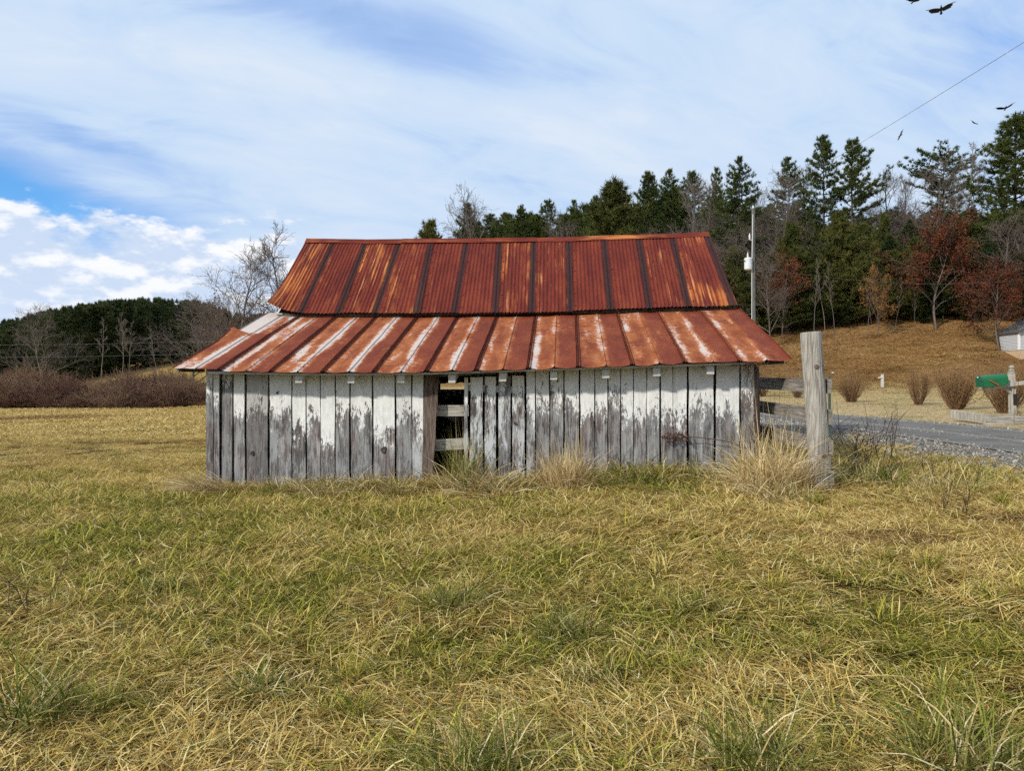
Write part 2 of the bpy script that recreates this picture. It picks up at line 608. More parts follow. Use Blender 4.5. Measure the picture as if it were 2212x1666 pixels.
def mat_vcrimp():
    m, nt = material('rusted_v_crimp_sheet')
    uv, p, q = uvp(nt)
    v = shifted(nt, uv)
    n1 = nt.noise(nt.scalev(v, (1, 2.5, 1)), 2.4, 6, 0.6)
    sp = nt.noise(nt.scalev(v, (30, 90, 1)), 2.0, 4, 0.7)
    col = nt.ramp(nt.math('ADD', nt.math('MULTIPLY', n1, 0.7), nt.math('MULTIPLY', sp, 0.3)),
                  [(0.32, (0.125, 0.029, 0.016)), (0.5, (0.182, 0.041, 0.020)), (0.68, (0.245, 0.066, 0.027))])
    # left half of every sheet is younger, orange rust round the zinc that is left
    lf = nt.math('MULTIPLY', nt.sstep(p, 0.62, 0.40), 1.0)
    cen = nt.math('DIVIDE', nt.math('SUBTRACT', p, 0.50), 0.115)
    cen = nt.math('POWER', 2.718, nt.math('MULTIPLY', nt.math('MULTIPLY', cen, cen), -1.0))
    edge = nt.math('DIVIDE', nt.math('SUBTRACT', p, 0.10), 0.10)
    edge = nt.math('POWER', 2.718, nt.math('MULTIPLY', nt.math('MULTIPLY', edge, edge), -1.0))
    org = nt.noise(nt.scalev(v, (1.5, 3.0, 1)), 2.2, 5, 0.6)
    om = nt.sstep(nt.math('ADD', nt.math('ADD', nt.math('MULTIPLY', lf, 0.55), nt.math('MULTIPLY', cen, 0.5)), nt.math('MULTIPLY', nt.math('SUBTRACT', org, 0.5), 1.6)), 0.15, 0.75)
    oc = nt.ramp(org, [(0.35, (0.24, 0.066, 0.022)), (0.6, (0.36, 0.120, 0.040)), (0.75, (0.48, 0.23, 0.10))])
    col = nt.mix(nt.math('MULTIPLY', om, 0.62), col, oc)
    hz = nt.noise(nt.scalev(v, (5, 34, 1)), 2.0, 7, 0.74, 0.6)
    big = nt.noise(nt.scalev(v, (1.5, 1.3, 1)), 1.9, 4, 0.6)
    zinc = prop(nt, 'zinc')
    rr = objinfo(nt)
    rr2 = nt.math('FRACT', nt.math('MULTIPLY', rr, 7.31))
    cen = nt.math('MULTIPLY', cen, nt.math('ADD', .45, nt.math('MULTIPLY', rr2, .75)))
    edge = nt.math('MULTIPLY', edge, nt.math('SUBTRACT', 2.1, nt.math('MULTIPLY', rr2, 1.6)))
    pot = nt.math('ADD', nt.math('ADD', nt.math('MULTIPLY', cen, 0.95), nt.math('MULTIPLY', edge, 0.42)), nt.math('MULTIPLY', lf, 0.30))
    pot = nt.math('ADD', pot, nt.math('MULTIPLY', nt.math('SUBTRACT', big, 0.5), 3.4))
    pot = nt.math('ADD', pot, nt.math('ADD', nt.math('MULTIPLY', nt.math('SUBTRACT', hz, 0.5), 3.0), nt.math('SUBTRACT', zinc, 1.75)))
    zm = nt.sstep(pot, 0.02, 0.45)
    rust_fringe = nt.sstep(pot, -0.55, 0.15)
    col = nt.mix(nt.math('MULTIPLY', rust_fringe, 0.5), col, (0.52, 0.18, 0.06))  # orange rust fringe round the zinc patches
    zc = nt.ramp(hz, [(0.3, (0.62, 0.52, 0.44)), (0.55, (0.56, 0.51, 0.47)), (0.8, (0.56, 0.40, 0.28))])
    col = nt.mix(nt.math('MULTIPLY', zm, 0.9), col, zc)
    # darker red-brown band along the crimps at the sheet's edges
    ed = nt.sstep(nt.math('ABSOLUTE', nt.math('SUBTRACT', nt.math('ABSOLUTE', nt.math('SUBTRACT', p, 0.5)), 0.478)), 0.022, 0.008)
    col = nt.mix(nt.math('MULTIPLY', ed, 0.55), col, (0.07, 0.022, 0.018))
    rough = nt.math('SUBTRACT', 0.75, nt.math('MULTIPLY', zm, 0.25))
    finish(nt, col, rough, sp, 0.2, 0.004, spec=0.12)
    return m


def mat_plain(name, col, rough=0.7, spec=0.3, var=0.15, scale=12, transl=0.0, metal=0.0):
    m, nt = material(name)
    o = nt.n('ShaderNodeTexCoord').outputs['Object']
    n1 = nt.noise(o, scale, 4)
    c = nt.mix(n1, tuple(x * (1 - var) for x in col), tuple(min(1, x * (1 + var)) for x in col))
    finish(nt, c, rough, spec=spec, transl=transl, metal=metal)
    return m


def mat_foliage(name, stops, transl=0.25, scale=0.7, world=True):
    """crown colour varies from clump to clump and from tree to tree"""
    m, nt = material(name)
    pos = nt.n('ShaderNodeNewGeometry').outputs['Position']
    a = nt.noise(pos, scale, 3)
    b = nt.noise(pos, 9.0, 2)
    f = nt.math('ADD', nt.math('MULTIPLY', a, 0.6), nt.math('MULTIPLY', b, 0.4))
    f = nt.math('ADD', f, nt.math('MULTIPLY', nt.math('SUBTRACT', objinfo(nt), 0.5), 0.12))
    c = nt.ramp(f, stops)
    finish(nt, c, 0.75, spec=0.15, transl=transl)
    return m


def mat_grass():
    m, nt = material('meadow_grass')
    at = nt.n('ShaderNodeAttribute', attribute_name='tone', attribute_type='GEOMETRY').outputs['Color']
    s = nt.n('ShaderNodeSeparateColor', {0: at})
    g, rn, tp = s.outputs[0], s.outputs[1], s.outputs[2]
    lush = nt.n('ShaderNodeAttribute', attribute_name='lush', attribute_type='INSTANCER').outputs['Fac']
    lit_ = nt.sstep(lush, 0.0, -0.12)
    rnd = objinfo(nt)
    pos = nt.n('ShaderNodeNewGeometry').outputs['Position']
    n = nt.noise(pos, 3.2, 3)
    k = nt.math('ADD', g, nt.math('ADD', nt.math('SUBTRACT', lush, 0.5), nt.math('MULTIPLY', nt.math('SUBTRACT', n, 0.5), 1.5)))
    k = nt.sstep(nt.math('SUBTRACT', k, nt.math('MULTIPLY', tp, 0.25)), 0.18, 0.82)
    straw = nt.ramp(rn, [(0.0, (0.17, 0.090, 0.026)), (0.2, (0.42, 0.270, 0.074)), (0.6, (0.66, 0.480, 0.150)), (0.85, (0.77, 0.61, 0.245)), (1.0, (0.85, 0.74, 0.42))])
    green = nt.ramp(rn, [(0.0, (0.044, 0.058, 0.009)), (0.4, (0.160, 0.175, 0.026)), (0.8, (0.35, 0.33, 0.050)), (1.0, (0.57, 0.48, 0.085))])
    c = nt.mix(k, straw, green)
    c = nt.mix(nt.math('MULTIPLY', lit_, .8), c, nt.ramp(rn, [(0.0, (0.10, 0.045, 0.018)), (0.5, (0.22, 0.115, 0.042)), (1.0, (0.42, 0.28, 0.12))]))
    c = nt.mix(nt.math('MULTIPLY', nt.math('SUBTRACT', rnd, 0.3), 0.35, clamp=True), c, nt.mix(1.0, c, (0.85, 0.78, 0.70), 'MULTIPLY'))
    finish(nt, c, 0.75, spec=0.07, transl=0.2)
    return m


def mat_ground():
    m, nt = material('pasture_ground')
    pos = nt.n('ShaderNodeNewGeometry').outputs['Position']
    z = nt.n('ShaderNodeAttribute', attribute_name='zone', attribute_type='GEOMETRY').outputs['Color']
    s = nt.n('ShaderNodeSeparateColor', {0: z})
    lawn, litter, near = s.outputs
    b1 = nt.noise(pos, 0.35, 4)
    b2 = nt.noise(pos, 2.5, 5, 0.6)
    b3 = nt.noise(pos, 22, 4, 0.7)
    fine = nt.noise(nt.scalev(pos, (1, 0.45, 1)), 9, 6, 0.7)
    fld = nt.ramp(nt.math('ADD', nt.math('MULTIPLY', b2, 0.5), nt.math('MULTIPLY', b3, 0.5)), [(0.3, (0.21, 0.130, 0.036)), (0.5, (0.37, 0.240, 0.070)), (0.7, (0.50, 0.36, 0.13))])
    grn = nt.ramp(b3, [(0.3, (0.06, 0.075, 0.018)), (0.7, (0.20, 0.20, 0.05))])
    fld = nt.mix(nt.math('MULTIPLY', nt.sstep(b1, 0.56, 0.72), 0.45), fld, grn)
    soil = nt.ramp(b3, [(0.3, (0.03, 0.021, 0.010)), (0.7, (0.11, 0.075, 0.030))])
    fld = nt.mix(near, fld, soil)
    lw = nt.ramp(fine, [(0.30, (0.22, 0.145, 0.065)), (0.48, (0.45, 0.33, 0.17)), (0.68, (0.64, 0.50, 0.30))])
    lw = nt.mix(nt.math('MULTIPLY', nt.sstep(b1, 0.50, 0.66), 0.55), lw, nt.ramp(fine, [(0.3, (0.09, 0.105, 0.03)), (0.7, (0.28, 0.29, 0.10))]))
    lt = nt.ramp(nt.noise(nt.scalev(pos, (1, 0.6, 1)), 5, 7, 0.75), [(0.3, (0.090, 0.040, 0.016)), (0.46, (0.185, 0.092, 0.032)), (0.6, (0.285, 0.165, 0.060)), (0.75, (0.44, 0.30, 0.135))])
    lt = nt.mix(nt.sstep(nt.noise(pos, 0.16, 4), 0.42, 0.62), lt, nt.mix(1.0, lt, (1.25, 1.35, 1.5), 'MULTIPLY'))
    c = nt.mix(lawn, fld, lw)
    c = nt.mix(litter, c, lt)
    hgt = nt.math('ADD', b3, nt.math('MULTIPLY', fine, 0.8))
    finish(nt, c, 0.95, hgt, 0.8, 0.06, spec=0.05)
    return m


def mat_asphalt():
    m, nt = material('worn_asphalt')
    uv, p, q = uvp(nt)
    pos = nt.n('ShaderNodeNewGeometry').outputs['Position']
    n1 = nt.noise(pos, 1.4, 5, 0.6)
    n2 = nt.noise(pos, 45, 4, 0.75)
    c = nt.ramp(nt.math('ADD', nt.math('MULTIPLY', n1, 0.5), nt.math('MULTIPLY', n2, 0.5)), [(0.35, (0.115, 0.108, 0.098)), (0.65, (0.215, 0.200, 0.180))])
    # loose grit between the wheel tracks and along the edges
    e = nt.math('ABSOLUTE', nt.math('SUBTRACT', p, 0.47))
    mid = nt.sstep(nt.math('ADD', e, nt.math('MULTIPLY', nt.math('SUBTRACT', nt.noise(nt.scalev(pos, (2, .5, 1)), 2.5, 5, 0.7), 0.5), 0.22)), 0.07, 0.02)
    edge = nt.sstep(nt.math('ADD', nt.math('ABSOLUTE', nt.math('SUBTRACT', p, 0.5)), nt.math('MULTIPLY', nt.math('SUBTRACT', n1, 0.5), 0.12)), 0.43, 0.49)
    grit = nt.ramp(n2, [(0.35, (0.14, 0.135, 0.125)), (0.65, (0.32, 0.31, 0.285))])
    c = nt.mix(nt.math('MAXIMUM', nt.math('MULTIPLY', mid, 0.85), edge), c, grit)
    finish(nt, c, 0.95, n2, 0.5, 0.01, spec=0.04)
    return m


def mat_gravel_ground():
    m, nt = material('gravel_bed')
    pos = nt.n('ShaderNodeNewGeometry').outputs['Position']
    n2 = nt.n('ShaderNodeTexVoronoi', {'Scale': 26.0, 'Vector': pos})
    n3 = nt.noise(pos, 3, 4)
    c = nt.mix(nt.sstep(n3, 0.40, 0.62), nt.ramp(n2.outputs[1], [(0.2, (0.10, 0.095, 0.087)), (0.8, (0.25, 0.24, 0.22))]), nt.ramp(n2.outputs[1], [(0.2, (0.14, 0.10, 0.06)), (0.8, (0.28, 0.22, 0.14))]))
    finish(nt, c, 0.9, n2.outputs[0], 0.6, 0.02)
    return m


def mat_stone():
    m, nt = material('crushed_stone')
    r = objinfo(nt)
    c = nt.ramp(r, [(0.0, (0.10, 0.092, 0.080)), (0.5, (0.23, 0.215, 0.19)), (1.0, (0.40, 0.38, 0.335))])
    finish(nt, c, 0.9)
    return m


def mat_canes():
    m, nt = material('purple_brown_canes')
    pos = nt.n('ShaderNodeNewGeometry').outputs['Position']
    n = nt.math('ADD', nt.math('MULTIPLY', nt.noise(pos, .45, 3), .6), nt.math('MULTIPLY', objinfo(nt), .4))
    c = nt.ramp(n, [(.25, (.090, .045, .032)), (.45, (.165, .090, .062)), (.6, (.22, .14, .095)), (.75, (.31, .20, .095))])
    finish(nt, c, .85, spec=.15)
    return m


MAT = dict(
    siding=mat_siding(),
    wood=mat_wood('weathered_grey_wood'),
    wood_x=mat_wood('weathered_rail_along_x', 'x', dark=(0.13, 0.115, 0.09), mid=(0.33, 0.31, 0.27), light=(0.50, 0.485, 0.43)),
    rail=mat_wood('weathered_rail', 'y', dark=(0.085, 0.075, 0.062), mid=(0.23, 0.205, 0.175), light=(0.37, 0.34, 0.30)),
    post=mat_wood('bleached_post', 'z', dark=(0.16, 0.13, 0.10), mid=(0.40, 0.36, 0.30), light=(0.56, 0.53, 0.46)),
    darkwood=mat_wood('brown_bare_wood', 'z', dark=(0.04, 0.026, 0.02), mid=(0.125, 0.092, 0.075), light=(0.23, 0.185, 0.155)),
    inner=mat_wood('barn_inner_wood', 'z', dark=(0.03, 0.025, 0.02), mid=(0.09, 0.075, 0.06), light=(0.15, 0.13, 0.11)),
    corr=mat_corrugated(), vcr=mat_vcrimp(),
    white=mat_plain('chalky_white_paint', (0.74, 0.74, 0.71), 0.8, 0.2, 0.12, 25),
    offwhite=mat_plain('dull_white_board', (0.52, 0.51, 0.48), 0.85, 0.2, 0.25, 18),
    ground=mat_ground(), asphalt=mat_asphalt(), gravel=mat_gravel_ground(), stone=mat_stone(), grass=mat_grass(),
    pine=mat_foliage('pine_needles', [(0.3, (0.028, 0.044, 0.013)), (0.48, (0.060, 0.082, 0.020)), (0.62, (0.115, 0.135, 0.032)), (0.75, (0.19, 0.185, 0.050))]),
    olive=mat_foliage('young_pine_needles', [(0.3, (0.040, 0.050, 0.014)), (0.48, (0.085, 0.095, 0.024)), (0.62, (0.150, 0.145, 0.036)), (0.75, (0.23, 0.20, 0.055))]),
    darkpine=mat_foliage('far_pine_needles', [(0.3, (0.020, 0.032, 0.013)), (0.5, (0.046, 0.064, 0.021)), (0.7, (0.110, 0.125, 0.038))], scale=0.35),
    oakleaf=mat_foliage('russet_oak_leaves', [(0.3, (0.060, 0.018, 0.012)), (0.48, (0.120, 0.036, 0.018)), (0.62, (0.20, 0.070, 0.028)), (0.75, (0.27, 0.13, 0.05))]),
    tanleaf=mat_foliage('dry_tan_leaves', [(0.3, (0.16, 0.075, 0.025)), (0.5, (0.29, 0.15, 0.05)), (0.7, (0.42, 0.26, 0.09))]),
    bark=mat_plain('grey_bark', (0.145, 0.118, 0.098), 0.9, 0.1, 0.45, 6),
    barkpale=mat_plain('pale_bark', (0.17, 0.145, 0.12), 0.9, 0.1, 0.35, 5),
    barkdark=mat_plain('dark_pine_bark', (0.085, 0.065, 0.052), 0.9, 0.1, 0.4, 6),
    bramble=mat_canes(),
    shrub=mat_plain('shrub_stems', (0.20, 0.115, 0.060), 0.85, 0.15, 0.4, 8),
    shrubtip=mat_plain('orange_shrub_tips', (0.255, 0.150, 0.072), 0.85, 0.15, 0.35, 4),
    weed=mat_plain('dead_weed_stems', (0.085, 0.055, 0.045), 0.85, 0.15, 0.35, 8),
    vine=mat_plain('dry_vine_stems', (0.115, 0.062, 0.050), 0.85, 0.15, 0.35, 12),
    pole=mat_wood('grey_utility_pole', 'z', dark=(0.065, 0.061, 0.052), mid=(0.125, 0.12, 0.106), light=(0.185, 0.178, 0.16)),
    steel=mat_plain('pale_grey_steel', (0.62, 0.65, 0.66), 0.45, 0.4, 0.08, 6),
    dark=mat_plain('dull_black', (0.02, 0.02, 0.02), 0.6, 0.3, 0.2, 8),
    wire=mat_plain('aluminium_wire', (0.26, 0.26, 0.27), 0.5, 0.4, 0.1, 4),
    green=mat_plain('green_enamel', (0.007, 0.125, 0.045), 0.4, 0.5, 0.18, 9),
    red=mat_plain('faded_red_plastic', (0.55, 0.075, 0.050), 0.5, 0.4, 0.2, 20),
    feather=mat_plain('black_feathers', (0.022, 0.019, 0.018), 0.7, 0.3, 0.3, 5),
    flight=mat_plain('grey_flight_feathers', (0.115, 0.10, 0.09), 0.7, 0.3, 0.3, 6),
    housewhite=mat_plain('white_clapboard', (0.46, 0.47, 0.48), 0.7, 0.3, 0.1, 6),
    stucco=mat_plain('buff_foundation', (0.50, 0.36, 0.24), 0.9, 0.1, 0.15, 5),
    shingle=mat_plain('grey_shingle', (0.085, 0.08, 0.078), 0.9, 0.1, 0.35, 10),
    glass=mat_plain('dark_glass', (0.03, 0.035, 0.045), 0.1, 0.6, 0.1, 2),
    litterleaf=mat_plain('fallen_leaf', (0.25, 0.10, 0.035), 0.9, 0.1, 0.4, 5),
)

# ------------------------------------------------------------------ ground sheet
def spaced(lo, hi, near_lo, near_hi, step, grow):
    c = list(np.arange(near_lo, near_hi + 1e-6, step))
    s, x = step, near_hi
    while x < hi:
        s *= grow
        x += s
        c.append(x)
    s, x = step, near_lo
    left = []
    while x > lo:
        s *= grow
        x -= s
        left.append(x)
    return np.array(left[::-1] + c)


gx = spaced(-2500, 2500, -9, 14, 0.33, 1.07)
gy = spaced(-300, 3000, -4, 26, 0.36, 1.055)
GX, GY = np.meshgrid(gx, gy)
GZ = H(GX, GY)
nx_, ny_ = len(gx), len(gy)
gv = np.stack([GX.ravel(), GY.ravel(), GZ.ravel()], 1)
ii = (np.arange(ny_ - 1)[:, None] * nx_ + np.arange(nx_ - 1)[None]).ravel()
gq = np.stack([ii, ii + 1, ii + nx_ + 1, ii + nx_], 1)
gme = np_mesh('ground', gv, None, gq, MAT['ground'], smooth=True)
lo_ = lane_off(gv[:, 0], gv[:, 1])
lawn = np.clip((lo_ - 1.2) / 0.8, 0, 1) * (gv[:, 1] < 60) * (gv[:, 0] > -6)
foot = 46.5 + 0.03 * gv[:, 0]
right = np.clip((gv[:, 0] + 0.18 * gv[:, 1] + 6) / 8, 0, 1)
litter = np.clip((gv[:, 1] - foot) / 3.0, 0, 1) * right
lawn = lawn * (1 - litter)
_, bd = loc_sd(gv[:, 0], gv[:, 1])
near = np.clip((24 - gv[:, 1]) / 10, 0, 1) * (1 - lawn)
za = gme.color_attributes.new('zone', 'FLOAT_COLOR', 'POINT')
za.data.foreach_set('color', np.stack([lawn, litter, near, np.ones_like(lawn)], 1).astype(np.float32).ravel())
ground = link_mesh('ground', gme)
tag(ground, 'rolling winter pasture, lawn and leaf strewn slope', None, kind='structure')


def strip(name, o0, o1, lift, mat, label, wob=0.0, seed=1, ncol=10):
    vs, fs, uv = [], [], []
    w0, w1 = sines(seed, 8, 0.4, 3), sines(seed + 1, 8, 0.4, 3)
    d = np.concatenate([[0], np.cumsum(np.linalg.norm(np.diff(LC, axis=0), axis=1))])
    P2, UV = [], []
    for i in range(len(LC)):
        a = o0 + wob * float(w0(d[i], 0))
        b = o1 + wob * 0.3 * float(w1(d[i], 0))
        for k in range(ncol + 1):
            t = k / ncol
            off = a + (b - a) * t
            P2.append((LC[i, 0] + LN[i, 0] * off, LC[i, 1] + LN[i, 1] * off))
            UV.append((t, d[i] / 3))
    P2 = np.array(P2)
    z = H(P2[:, 0], P2[:, 1]) + lift
    V = np.stack([P2[:, 0], P2[:, 1], z], 1)
    n = ncol + 1
    for i in range(len(LC) - 1):
        for k in range(ncol):
            fs.append((i * n + k, i * n + k + 1, (i + 1) * n + k + 1, (i + 1) * n + k))
    o = obj(name, V, fs, mat, uvs=UV, smooth=True)
    tag(o, label, None, kind='structure')
    return o


strip('gravel_shoulder', -3.3, 1.9, 0.016, MAT['gravel'], 'gravel verge between the lane and the pasture', 0.32, 3, 16)
strip('lane', -1.38, 1.38, 0.034, MAT['asphalt'], 'narrow worn asphalt lane with a gritty middle', 0.05, 8, 10)

# ------------------------------------------------------------------ barn
bz = H(BA.x, BA.y)
BROOT = Vector((BA.x, BA.y, bz))
barn = empty('barn', BROOT)
tag(barn, 'old low barn with rusted metal roof and peeling white plank walls', 'barn')


def plank(parent, name, p00, p10, p01, p11, thick, outn, mat, seed, ny=7, nx=3, jit=0.004, loc=None, rag=0.03):
    """upright board from four world corners (bottom left/right, top left/right); outn = outward normal"""
    r = random.Random(seed)
    vs, fs = [], []
    outn = Vector(outn)
    ej = [[r.uniform(-jit, jit) for _ in range(ny + 1)] for _ in range(2)]
    ragb = [r.uniform(-rag, rag) for _ in range(nx + 1)]
    cup = r.uniform(-0.004, 0.004)
    for side in (0, 1):
        for j in range(ny + 1):
            t = j / ny
            a = p00.lerp(p01, t)
            b = p10.lerp(p11, t)
            ax = (b - a).normalized()
            a = a + ax * ej[0][j]
            b = b + ax * ej[1][j]
            for i in range(nx + 1):
                s = i / nx
                p = a.lerp(b, s) + outn * (cup * math.cos((s - .5) * math.pi))
                if j == 0: p = p + Vector((0, 0, ragb[i]))
                if side: p = p - outn * thick
                vs.append(p)
    n, m = nx + 1, (nx + 1) * (ny + 1)
    for j in range(ny):
        for i in range(nx):
            a = j * n + i
            fs.append((a, a + 1, a + n + 1, a + n))
            fs.append((m + a, m + a + n, m + a + n + 1, m + a + 1))
        a = j * n
        fs.append((a, a + n, m + a + n, m + a))
        a = j * n + nx
        fs.append((a, m + a, m + a + n, a + n))
    for i in range(nx):
        fs.append((i, m + i, m + i + 1, i + 1))
        a = ny * n + i
        fs.append((a, a + 1, m + a + 1, m + a))
    return obj(name, vs, fs, mat, parent, loc=loc if loc is not None else p00)


OUT = -EY
front = obj('front_wall', *join([beam(bpt(446, 1040, 0.06), bpt(925, 1036, 0.06), 0.05, 0.10), beam(bpt(1010, 1030, 0.06), bpt(1634, 1006, 0.06), 0.05, 0.10)]), MAT['inner'], barn)


def vline(pairs, u):
    us, vs_ = zip(*pairs)
    return float(np.interp(u, us, vs_))


EAVE_V = [(370, 796), (477, 801), (587, 803), (699, 804), (810, 804), (923, 802), (1030, 799), (1143, 795), (1251, 792), (1368, 788), (1481, 783), (1600, 780), (1713, 777)]
WBOT = [(442, 1056), (580, 1052), (640, 1056), (760, 1044), (900, 1044), (1000, 1040), (1150, 1040), (1300, 1022), (1500, 1014), (1640, 1010)]
# u0, u1, paint edge v, wash, stain, top v offset
r1 = lambda z: 347 + z * .35575
r2 = lambda z: 997.6 + z * .3595
v1_ = lambda z: 491.6 + z * .35575
v2_ = lambda z: 491.6 + z * .3595
PL = []
for a, b, pe, wa, sn in [(272, 317, 905, .15, 0), (319, 357, 1010, .2, 0), (371, 437, 900, .25, .25), (441, 510, 1060, .2, 0), (521, 650, 1010, .15, .45), (660, 795, 1120, .35, 0),
                         (798, 881, 1215, .3, 0), (883, 970, 1150, .2, 0), (973, 1058, 1310, .2, 0), (1061, 1147, 1130, .2, 0), (1152, 1283, 1170, .2, 0), (1290, 1423, 1190, .25, 0),
                         (1427, 1523, 1070, .3, .15), (1527, 1598, 1150, .8, 0)]:
    PL.append((r1(a), r1(b), v1_(pe), wa, sn, 0))
for a, b, pe, wa, sn, to in [(12, 38, 960, .8, 0, 22), (50, 126, 985, 1.1, 0, 22), (136, 207, 970, 1.1, 0, 22), (219, 293, 990, 1.1, 0, 22), (301, 377, 975, .9, 0, 22),
                             (387, 440, 1085, .5, 0, 0), (442, 525, 1050, .2, 0, 0), (530, 612, 1030, .15, 0, 0), (614, 705, 1020, .15, 0, 0), (711, 799, 1050, .1, 0, 0), (801, 878, 1040, .2, 0, 0),
                             (880, 953, 1020, .2, 0, 0), (955, 1031, 1110, .2, 0, 0), (1033, 1110, 1090, .2, 0, 0), (1113, 1190, 1090, .2, 0, 0), (1193, 1268, 1120, .15, 0, 0), (1270, 1353, 1085, .15, 0, 0),
                             (1363, 1512, 1060, .2, 0, 0), (1525, 1670, 1060, .2, 0, 0), (1676, 1758, 1050, .3, 0, 0)]:
    PL.append((r2(a), r2(b), v2_(pe), wa, sn, to))
for i, (u0, u1, pe, wa, sn, to) in enumerate(PL):
    um = (u0 + u1) / 2
    vb = vline(WBOT, um) + rng.uniform(-7, 7) + 5
    vt = vline(EAVE_V, um) - 6 + to
    dof = rng.uniform(-0.006, 0.010) + (0.012 if to else 0)
    sk = rng.uniform(-1.2, 1.2)
    g_ = rng.uniform(.4, 1.1)
    u0, u1 = u0 + g_, u1 - g_
    o = plank(front, 'plank', bpt(u0 + sk, vb, dof), bpt(u1 + sk, vb, dof), bpt(u0, vt, dof), bpt(u1, vt, dof), 0.024, OUT, MAT['siding'], 100 + i,
              jit=0.005 if (u1 - u0) > 30 else 0.003)
    pz = bpt(um, pe, dof).z
    o['paint'] = float(pz - WLOC[o].z - (0.12 if um < 930 else 0.06) + rng.uniform(-.13, .11))
    o['wash'] = float(wa) + .18
    o['stain'] = float(sn)


def knot(parent, u, v, dof, r, mat, ring=True):
    c = bpt(u, v, dof)
    vs, fs = [], []
    n = 14
    for k, (rr, h) in enumerate([(1.0, 0.0), (0.72, 0.012), (0.5, 0.004), (0.0001, 0.002)]):
        for j in range(n):
            a = 2 * math.pi * j / n
            w = 1 + 0.12 * math.sin(3 * a + u)
            vs.append(c + EX * (math.cos(a) * r * rr * 0.8 * w) + Vector((0, 0, math.sin(a) * r * rr * w)) + OUT * h)
    for k in range(3):
        for j in range(n):
            fs.append((k * n + j, k * n + (j + 1) % n, (k + 1) * n + (j + 1) % n, (k + 1) * n + j))
    return obj('knot', vs, fs, mat, parent)


knot(front, r1(557), v1_(1372), -0.012, 0.033, MAT['inner'])
knot(front, r1(1354), v1_(1352), -0.012, 0.048, MAT['inner'])
knot(front, r1(708), v1_(1005), -0.012, 0.018, MAT['inner'])
knot(front, 1134, 890, 0.0, 0.020, MAT['wood'])
knot(front, 1113, 915, 0.0, 0.022, MAT['wood'])

# the leaning dark board beside the opening, its slats and the cross battens of the boarded part
def uz(z): return (1220 + z * .2281) * .7229
def vz(z): return (1080 + z * .2281) * .7229


plank(front, 'leaning_board', bpt(uz(178), 1045, -0.05), bpt(uz(312), 1047, -0.05), bpt(uz(212), 806, -0.01), bpt(uz(405), 806, -0.01), 0.03, OUT, MAT['darkwood'], 77, jit=0.006, rag=0.01)
for (xa, xb, ya, yb, yc, yd, dof) in [(330, 790, 575, 572, 722, 718, 0.10), (300, 800, 1030, 1000, 1180, 1148, 0.09)]:
    vs, fs = box8([bpt(uz(xa), vz(yc), dof), bpt(uz(xb), vz(yd), dof), bpt(uz(xb), vz(yd), dof + .035), bpt(uz(xa), vz(yc), dof + .035)],
                  [bpt(uz(xa), vz(ya), dof), bpt(uz(xb), vz(yb), dof), bpt(uz(xb), vz(yb), dof + .035), bpt(uz(xa), vz(ya), dof + .035)])
    obj('cross_slat', vs, fs, MAT['wood_x'], front)
for (ya, yb, xa, xb) in [(300, 385, 760, 1530), (1420, 1480, 700, 1530)]:
    vs, fs = box8([bpt(uz(xa), vz(yb), .045), bpt(uz(xb), vz(yb + 40), .045), bpt(uz(xb), vz(yb + 40), .08), bpt(uz(xa), vz(yb), .08)],
                  [bpt(uz(xa), vz(ya), .045), bpt(uz(xb), vz(ya + 40), .045), bpt(uz(xb), vz(ya + 40), .08), bpt(uz(xa), vz(ya), .08)])
    obj('batten', vs, fs, MAT['offwhite'] if ya < 500 else MAT['wood_x'], front)
vs, fs = box8([bpt(uz(380), vz(205), .16), bpt(uz(1530), vz(150), .16), bpt(uz(1530), vz(150), .24), bpt(uz(380), vz(205), .24)],
              [bpt(uz(380), vz(120), .16), bpt(uz(1530), vz(90), .16), bpt(uz(1530), vz(90), .24), bpt(uz(380), vz(120), .24)])
obj('header_beam', vs, fs, MAT['wood_x'], front)

# wall profile in the barn's own frame
def bl(s, d, z): return BROOT * 1.0 + EX * s + EY * d + Vector((0, 0, z - bz))


def prof_z(d):
    d = min(d, DEPTH - d)
    if d < 2.30: return 1.74 + (d + .38) * 0.345
    return 2.62 + max(0, d - 2.2) * 0.80


def tiltz(s): return (s / BL - 0.5) * 0.13


for sx, nm in ((0.0, 'left_wall'), (BL, 'right_wall')):
    wall = obj(nm, *beam(bl(sx, 0.15, bz + .12), bl(sx, DEPTH - 0.15, bz + .12), 0.06, 0.12), MAT['inner'], barn)
    d = 0.03
    outn = -EX if sx == 0 else EX
    k = 0
    while d < DEPTH - .1:
        w = rng.uniform(.20, .32)
        e = min(d + w, DEPTH - .02)
        base_z = [H(*bl(sx, q, 0).xy) - 0.03 for q in (d, e)]
        cs = 0.02 if sx == 0 else -0.02
        a, b = bl(sx + cs, d, base_z[0]), bl(sx + cs, e + .004, base_z[1])
        a2, b2 = bl(sx + cs, d, prof_z(d) - .06 + tiltz(sx)), bl(sx + cs, e + .004, prof_z(e) - .06 + tiltz(sx))
        o = plank(wall, 'plank', a, b, a2, b2, 0.024, outn, MAT['siding'], 300 + k + int(sx * 50))
        o['paint'] = 0.9 + rng.uniform(-.15, .2); o['wash'] = .2; o['stain'] = 0.0
        d = e
        k += 1
back = obj('back_wall', *beam(bl(.1, DEPTH, bz + .15), bl(BL - .1, DEPTH, bz + .2), 0.06, 0.12), MAT['inner'], barn)
s_, k = 0.0, 0
hs0 = loc_sd(*P(957, 830, 17.4).xy)[0]
hs1 = loc_sd(*P(1002, 830, 17.4).xy)[0]
